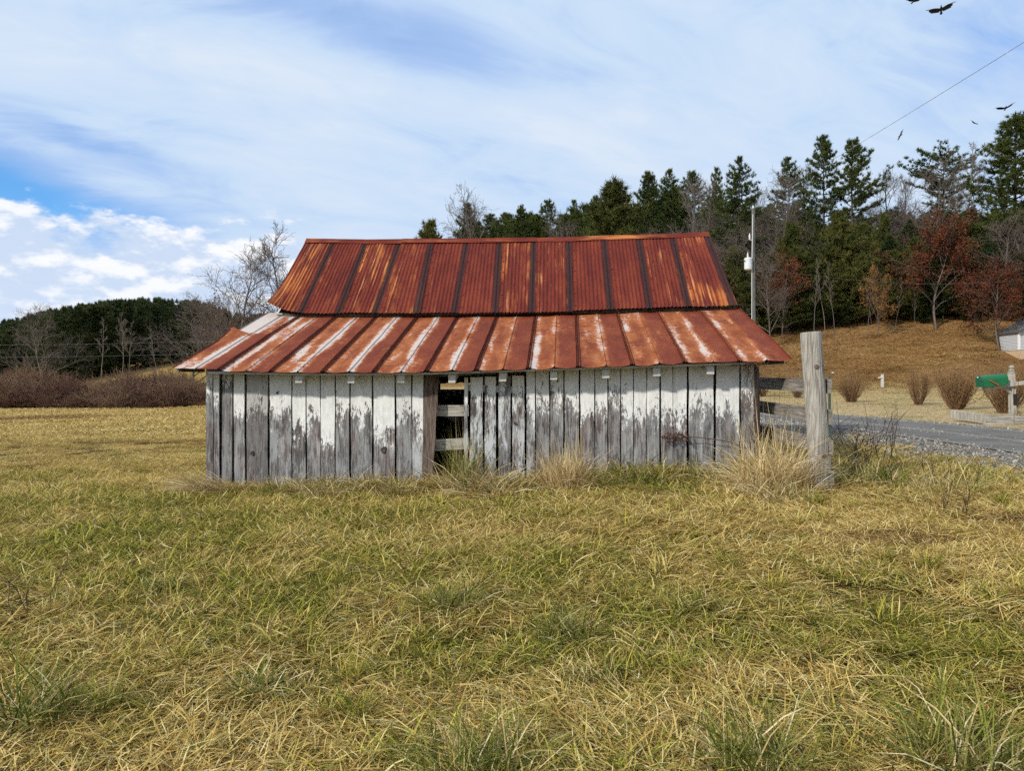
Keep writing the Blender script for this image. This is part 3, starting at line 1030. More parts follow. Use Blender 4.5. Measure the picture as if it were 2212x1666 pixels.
while s_ < BL - .1:
    w = rng.uniform(.2, .3)
    e = min(s_ + w, BL)
    zb = H(*bl(s_, DEPTH, 0).xy) - .03
    segs_ = [(zb, prof_z(0) - .05 + tiltz(s_))]
    if e > hs0 and s_ < hs1:
        segs_ = [(zb, 1.41), (1.57, prof_z(0) - .05)]
    for z0, z1 in segs_:
        o = plank(back, 'plank', bl(e + .004, DEPTH, z0), bl(s_, DEPTH, z0), bl(e + .004, DEPTH, z1), bl(s_, DEPTH, z1), 0.024, EY, MAT['siding'], 600 + k)
        o['paint'] = 0.9; o['wash'] = .2; o['stain'] = 0.0
    s_ = e
    k += 1

# rafter tails
TAILS = [645, 758, 866, 976, 1086, 1196, 1308.5, 1419, 1535]
for i, u in enumerate(TAILS):
    ve = vline(EAVE_V, u)
    hang = 24 if i < 3 else 27
    p_out = bpt(u, ve + hang - 8, -0.25)
    w = 0.088
    ins = EX * (w / 2)
    zb, zt = p_out.z - .045, p_out.z + .06
    a = Vector((p_out.x, p_out.y, 0))
    bk = a + EY * 0.36
    vs, fs = box8([Vector((*(a - ins).xy, zb)), Vector((*(a + ins).xy, zb)), Vector((*(bk + ins).xy, zb + .10)), Vector((*(bk - ins).xy, zb + .10))],
                  [Vector((*(a - ins).xy, zt)), Vector((*(a + ins).xy, zt)), Vector((*(bk + ins).xy, zt + .10)), Vector((*(bk - ins).xy, zt + .10))])
    obj('rafter_tail', vs, fs, MAT['offwhite'], barn)
# the thin edge board under the sheets, in lengths
us = [448, 690, 930, 1180, 1420, 1636]
for a, b in zip(us[:-1], us[1:]):
    va, vb = vline(EAVE_V, a) + 3.5, vline(EAVE_V, b) + 3.5
    vs, fs = box8([bpt(a, va + 4, -.30), bpt(b - 1, vb + 4, -.30), bpt(b - 1, vb - 4, -.14), bpt(a, va - 4, -.14)],
                  [bpt(a, va, -.30), bpt(b - 1, vb, -.30), bpt(b - 1, vb - 8, -.14), bpt(a, va - 8, -.14)])
    obj('eave_board', vs, fs, MAT['offwhite'], barn)
# dark rafter ends at the two corners
obj('rafter_tail', *beam(bpt(388, 799, -.30), bpt(438, 800, 0.0), 0.09, 0.05), MAT['inner'], barn)
obj('rafter_tail', *beam(bpt(1686, 781, -.30), bpt(1660, 782, 0.0), 0.09, 0.06), MAT['inner'], barn)

# --- lower roof, front : 12 V-crimp sheets
E_U = [370, 477, 587, 699, 810, 923, 1030, 1143, 1251, 1368, 1481, 1600, 1713]
T_U = [578, 653, 735, 820, 907, 993, 1077, 1159, 1245.6, 1332, 1420, 1508, 1594]
T_V = [673, 676, 677, 677, 677.5, 677, 676, 675, 673, 669.5, 666, 663, 659]
U_U = [577, 656, 737, 817, 908, 989, 1076, 1155, 1238, 1326, 1410, 1493, 1592]
U_V = [674, 677, 677.5, 677.5, 677.5, 677, 676.5, 676, 673, 669, 666, 663, 660]
R_U = [663, 729, 797, 870, 938, 1015, 1085, 1159, 1234, 1310, 1385, 1457, 1530]
R_V = [519, 520, 520.5, 520.5, 520, 519, 518.5, 517.5, 515.5, 513, 510.5, 508, 505]
D_E, D_T, D_U, D_R = -0.38, 2.42, 2.17, RIDGE_D


def mirror(p):
    s, d = loc_sd(p.x, p.y)
    return bl(s, DEPTH - d, p.z)


def vcrimp_profile():
    ps, hs = [], []
    for c, hw, h in [(0.022, .016, .018), (0.5, .018, .016), (0.945, .014, .02), (0.978, .014, .02)]:
        ps += [c - hw, c, c + hw]
        hs += [0, h, 0]
    for q in (0, .14, .26, .38, .62, .74, .86, 1.0):
        ps.append(q); hs.append(0)
    k = np.argsort(ps)
    return np.array(ps)[k], np.array(hs)[k]


def wave_profile():
    n = 10
    ps = np.linspace(0, 1, n * 6 + 1)
    return ps, 0.0075 * np.cos(ps * n * 2 * math.pi)


def sheet(parent, e0, e1, t0, t1, prof, mat, seed, rows=12, q0=0.0, q1=1.0, lift=0.0, curl=None, droop=0.0, name='roof_sheet', thick=0.0):
    ps, hs = prof
    r = np.random.RandomState(seed)
    wf = sines(seed, 6, 1.5, 7)
    vs, uv, fs = [], [], []
    nrm = (e1 - e0).cross(t0 - e0).normalized()
    if nrm.z < 0: nrm = -nrm
    qs = np.linspace(q0, q1, rows + 1)
    for q in qs:
        for p_, h_ in zip(ps, hs):
            a = e0.lerp(t0, q)
            b = e1.lerp(t1, q)
            x = a.lerp(b, p_)
            off = h_ + lift + 0.003 * p_ + 0.0035 * float(wf(p_ * 2, q * 3))
            x = x + nrm * off
            if droop:
                x = x - Vector((0, 0, droop * math.sin(math.pi * min(1, max(0, (p_ * 2) % 1.0))) * max(0, 1 - q * 6)))
            if curl:
                x = x + Vector((0, 0, curl(p_, q)))
            vs.append(x)
            uv.append((p_, q))
    n = len(ps)
    for j in range(rows):
        for i in range(n - 1):
            a = j * n + i
            fs.append((a, a + 1, a + n + 1, a + n))
    return obj(name, vs, fs, mat, parent, loc=e0, uvs=uv)


VP, WP = vcrimp_profile(), wave_profile()
ZINC = [0.75, 1.05, 1.1, 1.02, 0.80, 0.80, 0.88, 0.92, 0.85, 0.92, 0.88, 0.85]
ORNG = [0.76, 0.36, 0.78, 0.60, 0.32, 0.28, 0.62, 0.52, 0.38, 0.32, 0.50, 0.68]
lowf = obj('lower_roof', *beam(bpt(600, 684, 2.3), bpt(1590, 668, 2.3), .08, .06), MAT['inner'], barn)
EP = [bpt(u, v, D_E) for u, v in EAVE_V]
TP = [bpt(u, v + 3, D_T) for u, v in zip(T_U, T_V)]
for i in range(12):
    lf = 0.004 * (i % 2)
    if i == 0:
        # the end sheet is two pieces; the lower one has sprung up at its torn top corner
        o = sheet(lowf, EP[0], EP[1], TP[0], TP[1], VP, MAT['vcr'], 21, 10, 0.50, 1.0, 0.0)
        o['zinc'] = 1.9
        o = sheet(lowf, EP[0], EP[1], TP[0], TP[1], VP, MAT['vcr'], 22, 10, 0.0, 0.565, 0.010,
                  curl=lambda p, q: 0.115 * max(0, 1 - p * 2.0) ** 1.5 * max(0, (q - .36) / .205) ** 1.6)
        o['zinc'] = 1.15
        continue
    o = sheet(lowf, EP[i], EP[i + 1], TP[i], TP[i + 1], VP, MAT['vcr'], 23 + i, 12, 0, 1, lf, droop=0.012 + 0.012 * rng.random())
    o['zinc'] = ZINC[i]
upf = obj('upper_roof', *beam(bpt(610, 690, 2.5), bpt(1580, 674, 2.5), .06, .08), MAT['inner'], barn)
UP_ = [bpt(u, v, D_U) for u, v in zip(U_U, U_V)]
RP = [bpt(u, v, D_R) for u, v in zip(R_U, R_V)]
for i in range(12):
    curl = None
    if i == 0:
        curl = lambda p, q: 0.15 * (1 - p) ** 2.2 * max(0, 1 - q * 2.2) ** 2.0
    o = sheet(upf, UP_[i], UP_[i + 1], RP[i], RP[i + 1], WP, MAT['corr'], 51 + i, 16, -0.006 * (i % 2), 1, 0.012 + 0.005 * (i % 2), curl=curl)
    o['orange'] = ORNG[i] - .1
    # lead-headed nails along the lap
    for q in (.05, .2, .35, .5, .65, .8):
        c = UP_[i + 1].lerp(RP[i + 1], q) + EX * 0.045 + Vector((0, 0, .03))
        obj('nail', *lathe(c, [(.012, -.008), (.014, 0), (.008, .008)], 6, (0, -.6, .8)), MAT['corr'], upf)
# back slope, same sheets mirrored
lowb = obj('lower_roof', *beam(mirror(bpt(600, 684, 2.3)), mirror(bpt(1590, 668, 2.3)), .08, .06), MAT['inner'], barn)
upb = obj('upper_roof', *beam(mirror(bpt(610, 690, 2.5)), mirror(bpt(1580, 674, 2.5)), .06, .08), MAT['inner'], barn)
for i in range(12):
    o = sheet(lowb, mirror(EP[i]), mirror(EP[i + 1]), mirror(TP[i]), mirror(TP[i + 1]), VP, MAT['vcr'], 81 + i, 6, 0, 1, 0.004 * (i % 2))
    o['zinc'] = 0.8
    o = sheet(upb, mirror(UP_[i]), mirror(UP_[i + 1]), mirror(RP[i]), mirror(RP[i + 1]), WP, MAT['corr'], 121 + i, 6, 0, 1, 0.006 * (i % 2))
    o['orange'] = .4
# ridge cap in three lengths
for a, b in ((0, 3), (3, 7), (7, 12)):
    vs, fs, uv = [], [], []
    for i in range(a, b + 1):
        p = RP[i] + Vector((0, 0, .035 + (0.006 if a == 3 else 0)))
        for k, (dd, hh) in enumerate([(-.14, -.105), (-.02, -.004), (.02, -.004), (.14, -.105)]):
            vs.append(p + EY * dd + Vector((0, 0, hh + .004 * math.sin(i * 2.1 + k))))
            uv.append((.3 + .1 * k, i * .3))
    for i in range(b - a):
        for k in range(3):
            fs.append((i * 4 + k, (i + 1) * 4 + k, (i + 1) * 4 + k + 1, i * 4 + k + 1))
    o = obj('ridge_cap', vs, fs, MAT['corr'], barn, uvs=uv)
    o['orange'] = 0.55
# corner boards at the right front corner
plank(front, 'corner_board', bpt(1638.5, 1012, .02), bpt(1644, 1012, .10), bpt(1635, 792, .02), bpt(1640, 792, .10), .03, EX, MAT['darkwood'], 5)


# ------------------------------------------------------------------ scatter helper (stuff nobody could count)
def proto_collection(name, meshes):
    c = bpy.data.collections.new(name)
    for i, me in enumerate(meshes):
        o = bpy.data.objects.new('%s_%02d' % (name, i), me)
        c.objects.link(o)
    return c


def scatter(name, coll, pts, rot, scl, idx, lush=None, label=None):
    me = bpy.data.meshes.new(name)
    pts = np.asarray(pts, np.float32)
    me.vertices.add(len(pts))
    me.vertices.foreach_set('co', pts.ravel())
    a = me.attributes.new('rot', 'FLOAT_VECTOR', 'POINT'); a.data.foreach_set('vector', np.asarray(rot, np.float32).ravel())
    scl = np.asarray(scl, np.float32)
    if scl.ndim == 1: scl = np.repeat(scl[:, None], 3, 1)
    a = me.attributes.new('scl', 'FLOAT_VECTOR', 'POINT'); a.data.foreach_set('vector', scl.ravel())
    a = me.attributes.new('idx', 'INT', 'POINT'); a.data.foreach_set('value', np.asarray(idx, np.int32))
    if lush is not None:
        a = me.attributes.new('lush', 'FLOAT', 'POINT'); a.data.foreach_set('value', np.asarray(lush, np.float32))
    o = bpy.data.objects.new(name, me)
    COL.objects.link(o)
    g = bpy.data.node_groups.new(name + '_nodes', 'GeometryNodeTree')
    g.interface.new_socket('Geometry', in_out='INPUT', socket_type='NodeSocketGeometry')
    g.interface.new_socket('Geometry', in_out='OUTPUT', socket_type='NodeSocketGeometry')
    N_ = g.nodes
    gi, go = N_.new('NodeGroupInput'), N_.new('NodeGroupOutput')
    ci = N_.new('GeometryNodeCollectionInfo')
    ci.inputs['Collection'].default_value = coll
    ci.inputs['Separate Children'].default_value = True
    ci.inputs['Reset Children'].default_value = True
    ip = N_.new('GeometryNodeInstanceOnPoints')
    ip.inputs['Pick Instance'].default_value = True

    def na(nm, dt):
        n = N_.new('GeometryNodeInputNamedAttribute')
        n.data_type = dt
        n.inputs['Name'].default_value = nm
        return n.outputs['Attribute']
    L = g.links.new
    L(gi.outputs[0], ip.inputs['Points'])
    L(ci.outputs[0], ip.inputs['Instance'])
    L(na('idx', 'INT'), ip.inputs['Instance Index'])
    L(na('rot', 'FLOAT_VECTOR'), ip.inputs['Rotation'])
    L(na('scl', 'FLOAT_VECTOR'), ip.inputs['Scale'])
    L(ip.outputs[0], go.inputs[0])
    md = o.modifiers.new('scatter', 'NODES')
    md.node_group = g
    tag(o, label, None, kind='stuff')
    return o


# ------------------------------------------------------------------ grass
def blades(seed, n, rad, Ls, lean, droop, width, g, seg=3, spread=math.pi, wob=0.35):
    r = np.random.RandomState(seed)
    a = r.uniform(0, 2 * math.pi, n)
    rr = rad * np.sqrt(r.uniform(0, 1, n))
    p = np.stack([rr * np.cos(a), rr * np.sin(a), np.full(n, -0.01)], 1)
    yaw = r.normal(0, spread, n) if spread < 2 else r.uniform(0, 2 * math.pi, n)
    L = r.uniform(Ls[0], Ls[1], n) * (0.7 + 0.3 * r.uniform(0, 1, n))
    th = np.radians(r.uniform(lean[0], lean[1], n))
    dr = np.radians(r.uniform(droop[0], droop[1], n))
    w = width * r.uniform(0.6, 1.3, n)
    tw = r.uniform(-0.9, 0.9, n)
    P_ = [p]
    hits = p.copy()
    dyaw = r.normal(0, wob, n)
    for k in range(seg):
        t = th + dr * (k + 0.5) / seg
        y = yaw + dyaw * k / seg
        d = np.stack([np.sin(t) * np.cos(y), np.sin(t) * np.sin(y), np.cos(t)], 1)
        q = P_[-1] + d * (L / seg)[:, None]
        q[:, 2] = np.maximum(q[:, 2], 0.004 + 0.02 * r.uniform(0, 1, n))
        P_.append(q)
    nv = 2 * seg + 1
    V = np.zeros((n, nv, 3))
    ws = [1.0, 0.95, 0.75, 0.5][:seg] if seg > 1 else [1.0]
    for k in range(seg):
        y = yaw + dyaw * k / seg
        s = np.stack([-np.sin(y) * np.cos(tw), np.cos(y) * np.cos(tw), np.sin(tw)], 1) * (w * ws[k] / 2)[:, None]
        V[:, 2 * k] = P_[k] - s
        V[:, 2 * k + 1] = P_[k] + s
    V[:, -1] = P_[seg]
    b = (np.arange(n) * nv)[:, None]
    quads = np.concatenate([b + np.array([[2 * k, 2 * k + 1, 2 * k + 3, 2 * k + 2]]) for k in range(seg - 1)]) if seg > 1 else np.zeros((0, 4), int)
    tris = b + np.array([[2 * seg - 2, 2 * seg - 1, 2 * seg]])
    col = np.zeros((n, nv, 4))
    gg = np.clip(r.normal(g, 0.28, n), 0, 1)
    col[:, :, 0] = gg[:, None]
    col[:, :, 1] = r.uniform(0, 1, n)[:, None]
    col[:, :, 2] = (np.array([k // 2 for k in range(nv)]) / seg)[None]
    col[:, :, 3] = 1
    return V.reshape(-1, 3), tris, quads, col.reshape(-1, 4)


def blade_mesh(name, sets, mat=None):
    Vs, Ts, Qs, Cs, k = [], [], [], [], 0
    for V, t, q, c in sets:
        Vs.append(V); Ts.append(t + k); Qs.append(q + k); Cs.append(c)
        k += len(V)
    return np_mesh(name, np.concatenate(Vs), np.concatenate(Ts), np.concatenate(Qs), mat or MAT['grass'], np.concatenate(Cs))


protos = []
for k in range(4):      # 0-3 flattened straw patches
    protos.append(blade_mesh('straw_patch', [blades(10 + k, 820, .46, (.10, .31), (42, 86), (5, 40), .0060, .24, spread=0.95), blades(30 + k, 460, .46, (.06, .20), (15, 70), (10, 60), .0065, .62)]))
for k in range(4):      # 4-7 mixed
    protos.append(blade_mesh('mixed_patch', [blades(50 + k, 660, .45, (.10, .26), (30, 84), (10, 60), .0058, .26), blades(70 + k, 640, .45, (.07, .22), (12, 66), (20, 80), .0062, .76)]))
for k in range(3):      # 8-10 green
    protos.append(blade_mesh('green_patch', [blades(90 + k, 820, .42, (.09, .27), (8, 62), (25, 90), .0070, .85), blades(95 + k, 460, .44, (.12, .28), (45, 82), (10, 40), .0065, .22)]))
for k in range(3):      # 11-13 far tufts, broader and fewer
    protos.append(blade_mesh('far_patch', [blades(110 + k, 220, .50, (.10, .22), (25, 74), (10, 55), .011, .30, seg=2)]))
for k in range(2):      # 14-15 long stray stems
    protos.append(blade_mesh('stray_stem', [blades(130 + k, 6, .12, (.28, .52), (15, 60), (20, 70), .0050, .30)]))
for k in range(3):      # 16-18 small dense tufts
    protos.append(blade_mesh('dense_tuft', [blades(140 + k, 110, .075, (.18, .40), (6, 62), (30, 80), .0072, .62 + .14 * k), blades(145 + k, 40, .10, (.18, .34), (35, 75), (15, 50), .0065, .15)]))
for k in range(2):      # 19-20 tall rank growth for the wall's foot
    protos.append(blade_mesh('rank_tuft', [blades(150 + k, 120, .12, (.25, .55), (6, 60), (35, 95), .0070, .30 + .4 * k), blades(155 + k, 60, .14, (.2, .4), (25, 70), (20, 60), .0065, .5)]))
GC = proto_collection('grass_tuft', protos)

nz5 = sines(45, 12, 3.0, 9.0)
nz1, nz2, nz3, nz4 = sines(41, 9, .5, 2.6), sines(42, 9, .9, 4.5), sines(43, 8, .25, 1.0), sines(44, 8, .4, 1.6)


def inside_barn(x, y, m=0.0):
    s, d = loc_sd(x, y)
    return (s > -m) & (s < BL + m) & (d > -m) & (d < DEPTH + m)


rs = np.random.RandomState(7)


def ring(y0, y1, dens, xlim=None, slope=0.86, pad=3.4):
    """random points in the wedge seen by the camera (and a step either side)"""
    xm = slope * y1 + pad
    c = 1.0 / math.sqrt(dens)
    y, x = np.meshgrid(np.arange(y0 + c / 2, y1, c), np.arange(-xm, xm, c))
    x = x + (np.round((y - y0) / c) % 2) * c * .5
    x, y = x.ravel(), y.ravel()
    x = x + rs.uniform(-.5, .5, len(x)) * c
    y = y + rs.uniform(-.5, .5, len(y)) * c
    k = np.abs(x) < slope * y + pad
    return x[k], y[k]


X, Yy = [], []
FAR = []
for (y0, y1, dn) in [(0.2, 4.5, 7.0), (4.5, 7.5, 6.0), (7.5, 11, 5.0), (11, 20, 3.0)]:
    a, b = ring(y0, y1, dn)
    X.append(a); Yy.append(b)
gx_, gy_ = np.concatenate(X), np.concatenate(Yy)
off = lane_off(gx_, gy_)
edge_n = nz2(gx_, gy_)
keep = ~inside_barn(gx_, gy_, -0.04) & (off < -2.5 + 0.35 * edge_n + np.where(rs.rand(len(gx_)) < .08, .9, 0)) & ~((off > -3.0) & (rs.rand(len(gx_)) < .5))
gx_, gy_ = gx_[keep], gy_[keep]
s_, d_ = loc_sd(gx_, gy_)
n1, n2, n3 = nz1(gx_, gy_), nz2(gx_, gy_), nz3(gx_, gy_)
lush = 0.455 + 0.05 * n1 + 0.09 * n2 + 0.10 * nz5(gx_, gy_) + 0.02 * n3
lush += 0.12 * np.exp(-((d_ + 1.0) / 1.1) ** 2) * ((s_ > -1.5) & (s_ < 6.6))     # greener along the wall's foot
lush += 0.15 * np.clip((3.6 - gy_) / 1.2, 0, 1)
lush -= 0.36 * np.clip((gy_ - 9.5) / 6.0, 0, 1)
lush -= 0.12 * np.clip((gx_ - 1.5) / 2.0, 0, 1) * (gy_ > 4)
lush -= 0.05 * np.exp(-((gy_ - 6.3) / 0.9) ** 2)
u_ = rs.rand(len(gx_))
pg = np.clip((lush - 0.30) * 1.3, 0.02, 0.6)
idx = np.where(u_ < pg, 8 + rs.randint(0, 3, len(gx_)), np.where(u_ < pg + .38, 4 + rs.randint(0, 4, len(gx_)), rs.randint(0, 4, len(gx_))))
yaw = 1.7 * nz4(gx_, gy_) + rs.normal(0, .75, len(gx_)) - 0.4
sc_ = rs.uniform(.68, 1.0, len(gx_)) * (1 + 0.08 * n1)
sc_ *= 1 - 0.35 * np.exp(-((d_ + .2) / .5) ** 2) * ((s_ > -1) & (s_ < 2.0))
sc_ *= 1 - 0.40 * np.clip((gy_ - 10.0) / 5, 0, 1)
wide = np.clip(1.22 + (gy_ - 5) * 0.045, 1.22, 1.85)
scl = np.stack([sc_ * wide, sc_ * wide, sc_ * .86], 1)
tilt = rs.normal(0, .018, (len(gx_), 2))
rot = np.stack([tilt[:, 0], tilt[:, 1], yaw], 1)
ex_ = rs.rand(len(gx_)) < .30
jx, jy = gx_[ex_] + rs.uniform(-.3, .3, ex_.sum()), gy_[ex_] + rs.uniform(-.3, .3, ex_.sum())
ok_ = ~inside_barn(jx, jy, 0.02)
jx, jy = jx[ok_], jy[ok_]
gx_, gy_ = np.concatenate([gx_, jx]), np.concatenate([gy_, jy])
rot = np.concatenate([rot, rot[ex_][ok_]]); scl = np.concatenate([scl, np.clip(scl[ex_][ok_], .6, 1.0)]); lush = np.concatenate([lush, lush[ex_][ok_]])
idx = np.concatenate([idx, 14 + rs.randint(0, 2, len(jx))])
# dense tufts all over, rank growth along the wall's foot
tx, ty = ring(0.6, 12, 2.3)
tx, ty = tx + rs.normal(0, .2, len(tx)), ty + rs.normal(0, .2, len(ty))
k_ = ~inside_barn(tx, ty, .1) & (lane_off(tx, ty) < -3.1)
tx, ty = tx[k_], ty[k_]
wn = 190
ws, wd = rs.uniform(-.2, BL + .4, wn), -np.abs(rs.normal(.10, .16, wn)) - .05
wxy = np.array([tuple(bl(a_, b_, 0).xy) for a_, b_ in zip(ws, wd)])
nx2 = len(tx) + wn
gx_ = np.concatenate([gx_, tx, wxy[:, 0]]); gy_ = np.concatenate([gy_, ty, wxy[:, 1]])
rot = np.concatenate([rot, np.stack([np.zeros(nx2), np.zeros(nx2), rs.uniform(0, 6.28, nx2)], 1)])
s2 = np.concatenate([rs.uniform(.45, .88, len(tx)), rs.uniform(.45, .9, wn) * np.interp(ws, [0, 1.5, 3, BL], [.55, .8, 1.1, 1.1])])
scl = np.concatenate([scl, np.repeat(s2[:, None], 3, 1)])
lush = np.concatenate([lush, np.clip(.55 + .15 * rs.normal(0, 1, len(tx)), .42, 1), .5 + .2 * rs.normal(0, 1, wn)])
idx = np.concatenate([idx, 16 + rs.randint(0, 3, len(tx)), 19 + rs.randint(0, 2, wn)])
scatter('pasture_grass', GC, np.stack([gx_, gy_, H(gx_, gy_)], 1), rot, scl, idx, lush, 'straw and green winter grass matted over the pasture')

# far field, cropped and golden
fx, fy = [], []
for (y0, y1, dn) in [(18, 26, 4.5), (26, 36, 2.4), (36, 50, 1.4)]:
    a, b = ring(y0, y1, dn, slope=0.82, pad=2)
    k = a < -0.22 * b
    fx.append(a[k]); fy.append(b[k])
fx, fy = np.concatenate(fx), np.concatenate(fy)
k = ~inside_barn(fx, fy, .05)
fx, fy = fx[k], fy[k]
lu = 0.13 + 0.10 * nz3(fx, fy) + 0.07 * nz1(fx, fy)
n = len(fx)
sc_ = rs.uniform(.8, 1.4, n) * (1 + .02 * (fy - 15))
scatter('field_grass', GC, np.stack([fx, fy, H(fx, fy) - .02], 1), np.stack([np.zeros(n), np.zeros(n), rs.uniform(0, 6.28, n)], 1),
        np.stack([sc_ * 1.3, sc_ * 1.3, sc_ * .55], 1), 11 + rs.randint(0, 3, n), lu, 'short golden grass of the far field left of the barn')

# lawn beyond the lane
lx, ly = [], []
for (y0, y1, dn) in [(13, 24, 5), (24, 36, 2.6), (36, 50, 1.5)]:
    a, b = ring(y0, y1, dn, slope=0.86, pad=1)
    lx.append(a); ly.append(b)
lx, ly = np.concatenate(lx), np.concatenate(ly)
of = lane_off(lx, ly)
k = (of > 1.75 + .15 * nz2(lx, ly)) & (lx > 0.25 * ly)
lx, ly = lx[k], ly[k]
n = len(lx)
lu = -0.02 + 0.10 * nz3(lx, ly) + .3 * np.clip((ly - 38) / 6, 0, 1)
sc_ = rs.uniform(.6, 1.1, n) * (1 + .02 * (ly - 15))
scatter('lawn_grass', GC, np.stack([lx, ly, H(lx, ly) - .03], 1), np.stack([np.zeros(n), np.zeros(n), rs.normal(0.2, .5, n)], 1),
        np.stack([sc_ * 1.3, sc_ * 1.3, sc_ * .38], 1), 11 + rs.randint(0, 3, n), lu, 'pale mown lawn grass beyond the lane')

hx_, hy_ = [], []
for (y0, y1, dn) in [(46, 56, 1.3), (56, 64, 1.1)]:
    a, b = ring(y0, y1, dn, slope=0.86, pad=1)
    k = a > .32 * b
    hx_.append(a[k]); hy_.append(b[k])
hx_, hy_ = np.concatenate(hx_), np.concatenate(hy_)
n = len(hx_)
sc_ = rs.uniform(1.0, 1.9, n)
scatter('slope_grass', GC, np.stack([hx_, hy_, H(hx_, hy_) - .05], 1), np.stack([np.zeros(n) + .25, np.zeros(n), rs.uniform(0, 6.28, n)], 1), np.stack([sc_ * 1.2, sc_ * 1.2, sc_ * .5], 1), 11 + rs.randint(0, 3, n),
        -.15 + .12 * nz3(hx_, hy_), 'thin dead grass on the leaf strewn slope below the wood')

# loose stone along the lane
def stone_mesh(seed):
    r = np.random.RandomState(seed)
    t = (1 + 5 ** .5) / 2
    v = np.array([(-1, t, 0), (1, t, 0), (-1, -t, 0), (1, -t, 0), (0, -1, t), (0, 1, t), (0, -1, -t), (0, 1, -t), (t, 0, -1), (t, 0, 1), (-t, 0, -1), (-t, 0, 1)], float)
    v = v / np.linalg.norm(v, axis=1, keepdims=True) * r.uniform(.7, 1.15, (12, 1)) * np.array([1, .8, .6])
    f = [(0, 11, 5), (0, 5, 1), (0, 1, 7), (0, 7, 10), (0, 10, 11), (1, 5, 9), (5, 11, 4), (11, 10, 2), (10, 7, 6), (7, 1, 8), (3, 9, 4), (3, 4, 2), (3, 2, 6), (3, 6, 8), (3, 8, 9), (4, 9, 5), (2, 4, 11), (6, 2, 10), (8, 6, 7), (9, 8, 1)]
    return np_mesh('stone', v, f, None, MAT['stone'])


SCo = proto_collection('crushed_stone', [stone_mesh(k) for k in range(4)])
n = 26000
kk = rs.randint(0, len(LC) - 1, n)
tt = rs.rand(n)
o_ = np.where(rs.rand(n) < .82, rs.uniform(-3.5, -1.1, n), np.where(rs.rand(n) < .5, rs.normal(-.08, .16, n), rs.normal(1.5, .2, n)))
cxy = LC[kk] + (LC[kk + 1] - LC[kk]) * tt[:, None] + LN[kk] * o_[:, None]
k = (cxy[:, 1] > 4) & (cxy[:, 1] < 30)
cxy = cxy[k]
n = len(cxy)
scatter('gravel', SCo, np.stack([cxy[:, 0], cxy[:, 1], H(cxy[:, 0], cxy[:, 1]) + .03], 1), rs.uniform(0, 6.28, (n, 3)), rs.uniform(.010, .028, n) * np.where(rs.rand(n) < .05, 1.7, 1), rs.randint(0, 4, n), None,
        'loose grey crushed stone along the lane')

# single grass clumps that stand out
def clump(name, label, cat, x, y, sets, group=None, rz=0.0, lush_=0.5):
    me = blade_mesh(name, sets)
    o = link_mesh(name, me, None, (x, y, H(x, y)))
    o.rotation_euler = (0, 0, rz)
    tag(o, label, cat, group)
    return o


def mat_clump(name, straw):
    m, nt = material(name)
    at = nt.n('ShaderNodeAttribute', attribute_name='tone', attribute_type='GEOMETRY').outputs['Color']
    s = nt.n('ShaderNodeSeparateColor', {0: at})
    st = nt.ramp(s.outputs[1], [(0.0, (0.34, 0.20, 0.085)), (0.3, (0.58, 0.42, 0.19)), (0.7, (0.80, 0.64, 0.34)), (1.0, (0.90, 0.79, 0.52))])
    gr = nt.ramp(s.outputs[1], [(0.0, (0.050, 0.070, 0.014)), (0.5, (0.135, 0.160, 0.028)), (1.0, (0.33, 0.33, 0.065))])
    c = nt.mix(nt.sstep(nt.math('SUBTRACT', s.outputs[0], nt.math('MULTIPLY', s.outputs[2], .15)), .3, .7), st, gr)
    finish(nt, c, 0.75, spec=0.07, transl=0.3)
    return m


MAT['clump'] = mat_clump('clump_grass', True)


def clump2(name, label, cat, u, v, sets, rz=0.0, y=None, dz=0.0):
    p = hit(u, v) if y is None else Vector(((u - CX) / F * y, y, H((u - CX) / F * y, y)))
    o = link_mesh(name, blade_mesh(name, sets, MAT['clump']), None, (p.x, p.y, p.z + dz))
    o.rotation_euler = (0, 0, rz)
    if y is not None: o.scale = (1.2, 1.2, 1.15)
    tag(o, label, cat, 'grass clumps standing out of the pasture')
    return o


clump2('rush_clump', 'olive green rush clump standing in front of the dark barn opening', 'grass clump', 1000, 1052,
       [blades(201, 190, .17, (.45, .95), (2, 26), (5, 40), .0065, .75, wob=.1), blades(202, 330, .26, (.35, .75), (15, 62), (25, 75), .0075, .26), blades(207, 22, .12, (.75, 1.1), (0, 12), (0, 14), .005, .2, wob=.05)], y=9.15)
clump2('dry_grass_clump', 'pale straw grass clump against the plank wall right of the opening', 'grass clump', 1222, 1040,
       [blades(203, 520, .20, (.38, .78), (2, 30), (10, 70), .0060, .02), blades(204, 260, .25, (.3, .55), (25, 65), (25, 60), .0062, .10), blades(214, 24, .16, (.65, .95), (4, 22), (2, 20), .0042, .03, wob=.1)], y=9.05)
clump2('dry_grass_clump', 'large pale straw grass clump between barn corner and tall round fence post', 'grass clump', 1672, 1040,
       [blades(205, 800, .30, (.42, .90), (2, 42), (15, 80), .0065, .04), blades(206, 500, .42, (.30, .65), (30, 70), (20, 60), .0068, .18), blades(215, 50, .30, (.8, 1.2), (2, 26), (2, 25), .0042, .04, wob=.1)], y=8.05)
clump2('dry_grass_clump', 'low brown straw heap at the foot of the tall round fence post', 'grass clump', 1690, 1085,
       [blades(216, 320, .26, (.18, .38), (20, 70), (20, 70), .0065, .10), blades(217, 90, .25, (.2, .4), (10, 50), (20, 60), .006, .7)], y=7.55)
clump2('dry_grass_clump', 'brown flattened straw heap below the barn\'s left front corner', 'grass clump', 478, 1062,
       [blades(208, 520, .22, (.40, .72), (42, 76), (20, 40), .0065, .0, spread=.5), blades(209, 110, .25, (.2, .4), (20, 60), (30, 60), .006, .4)], rz=math.pi * 1.18, y=9.5)
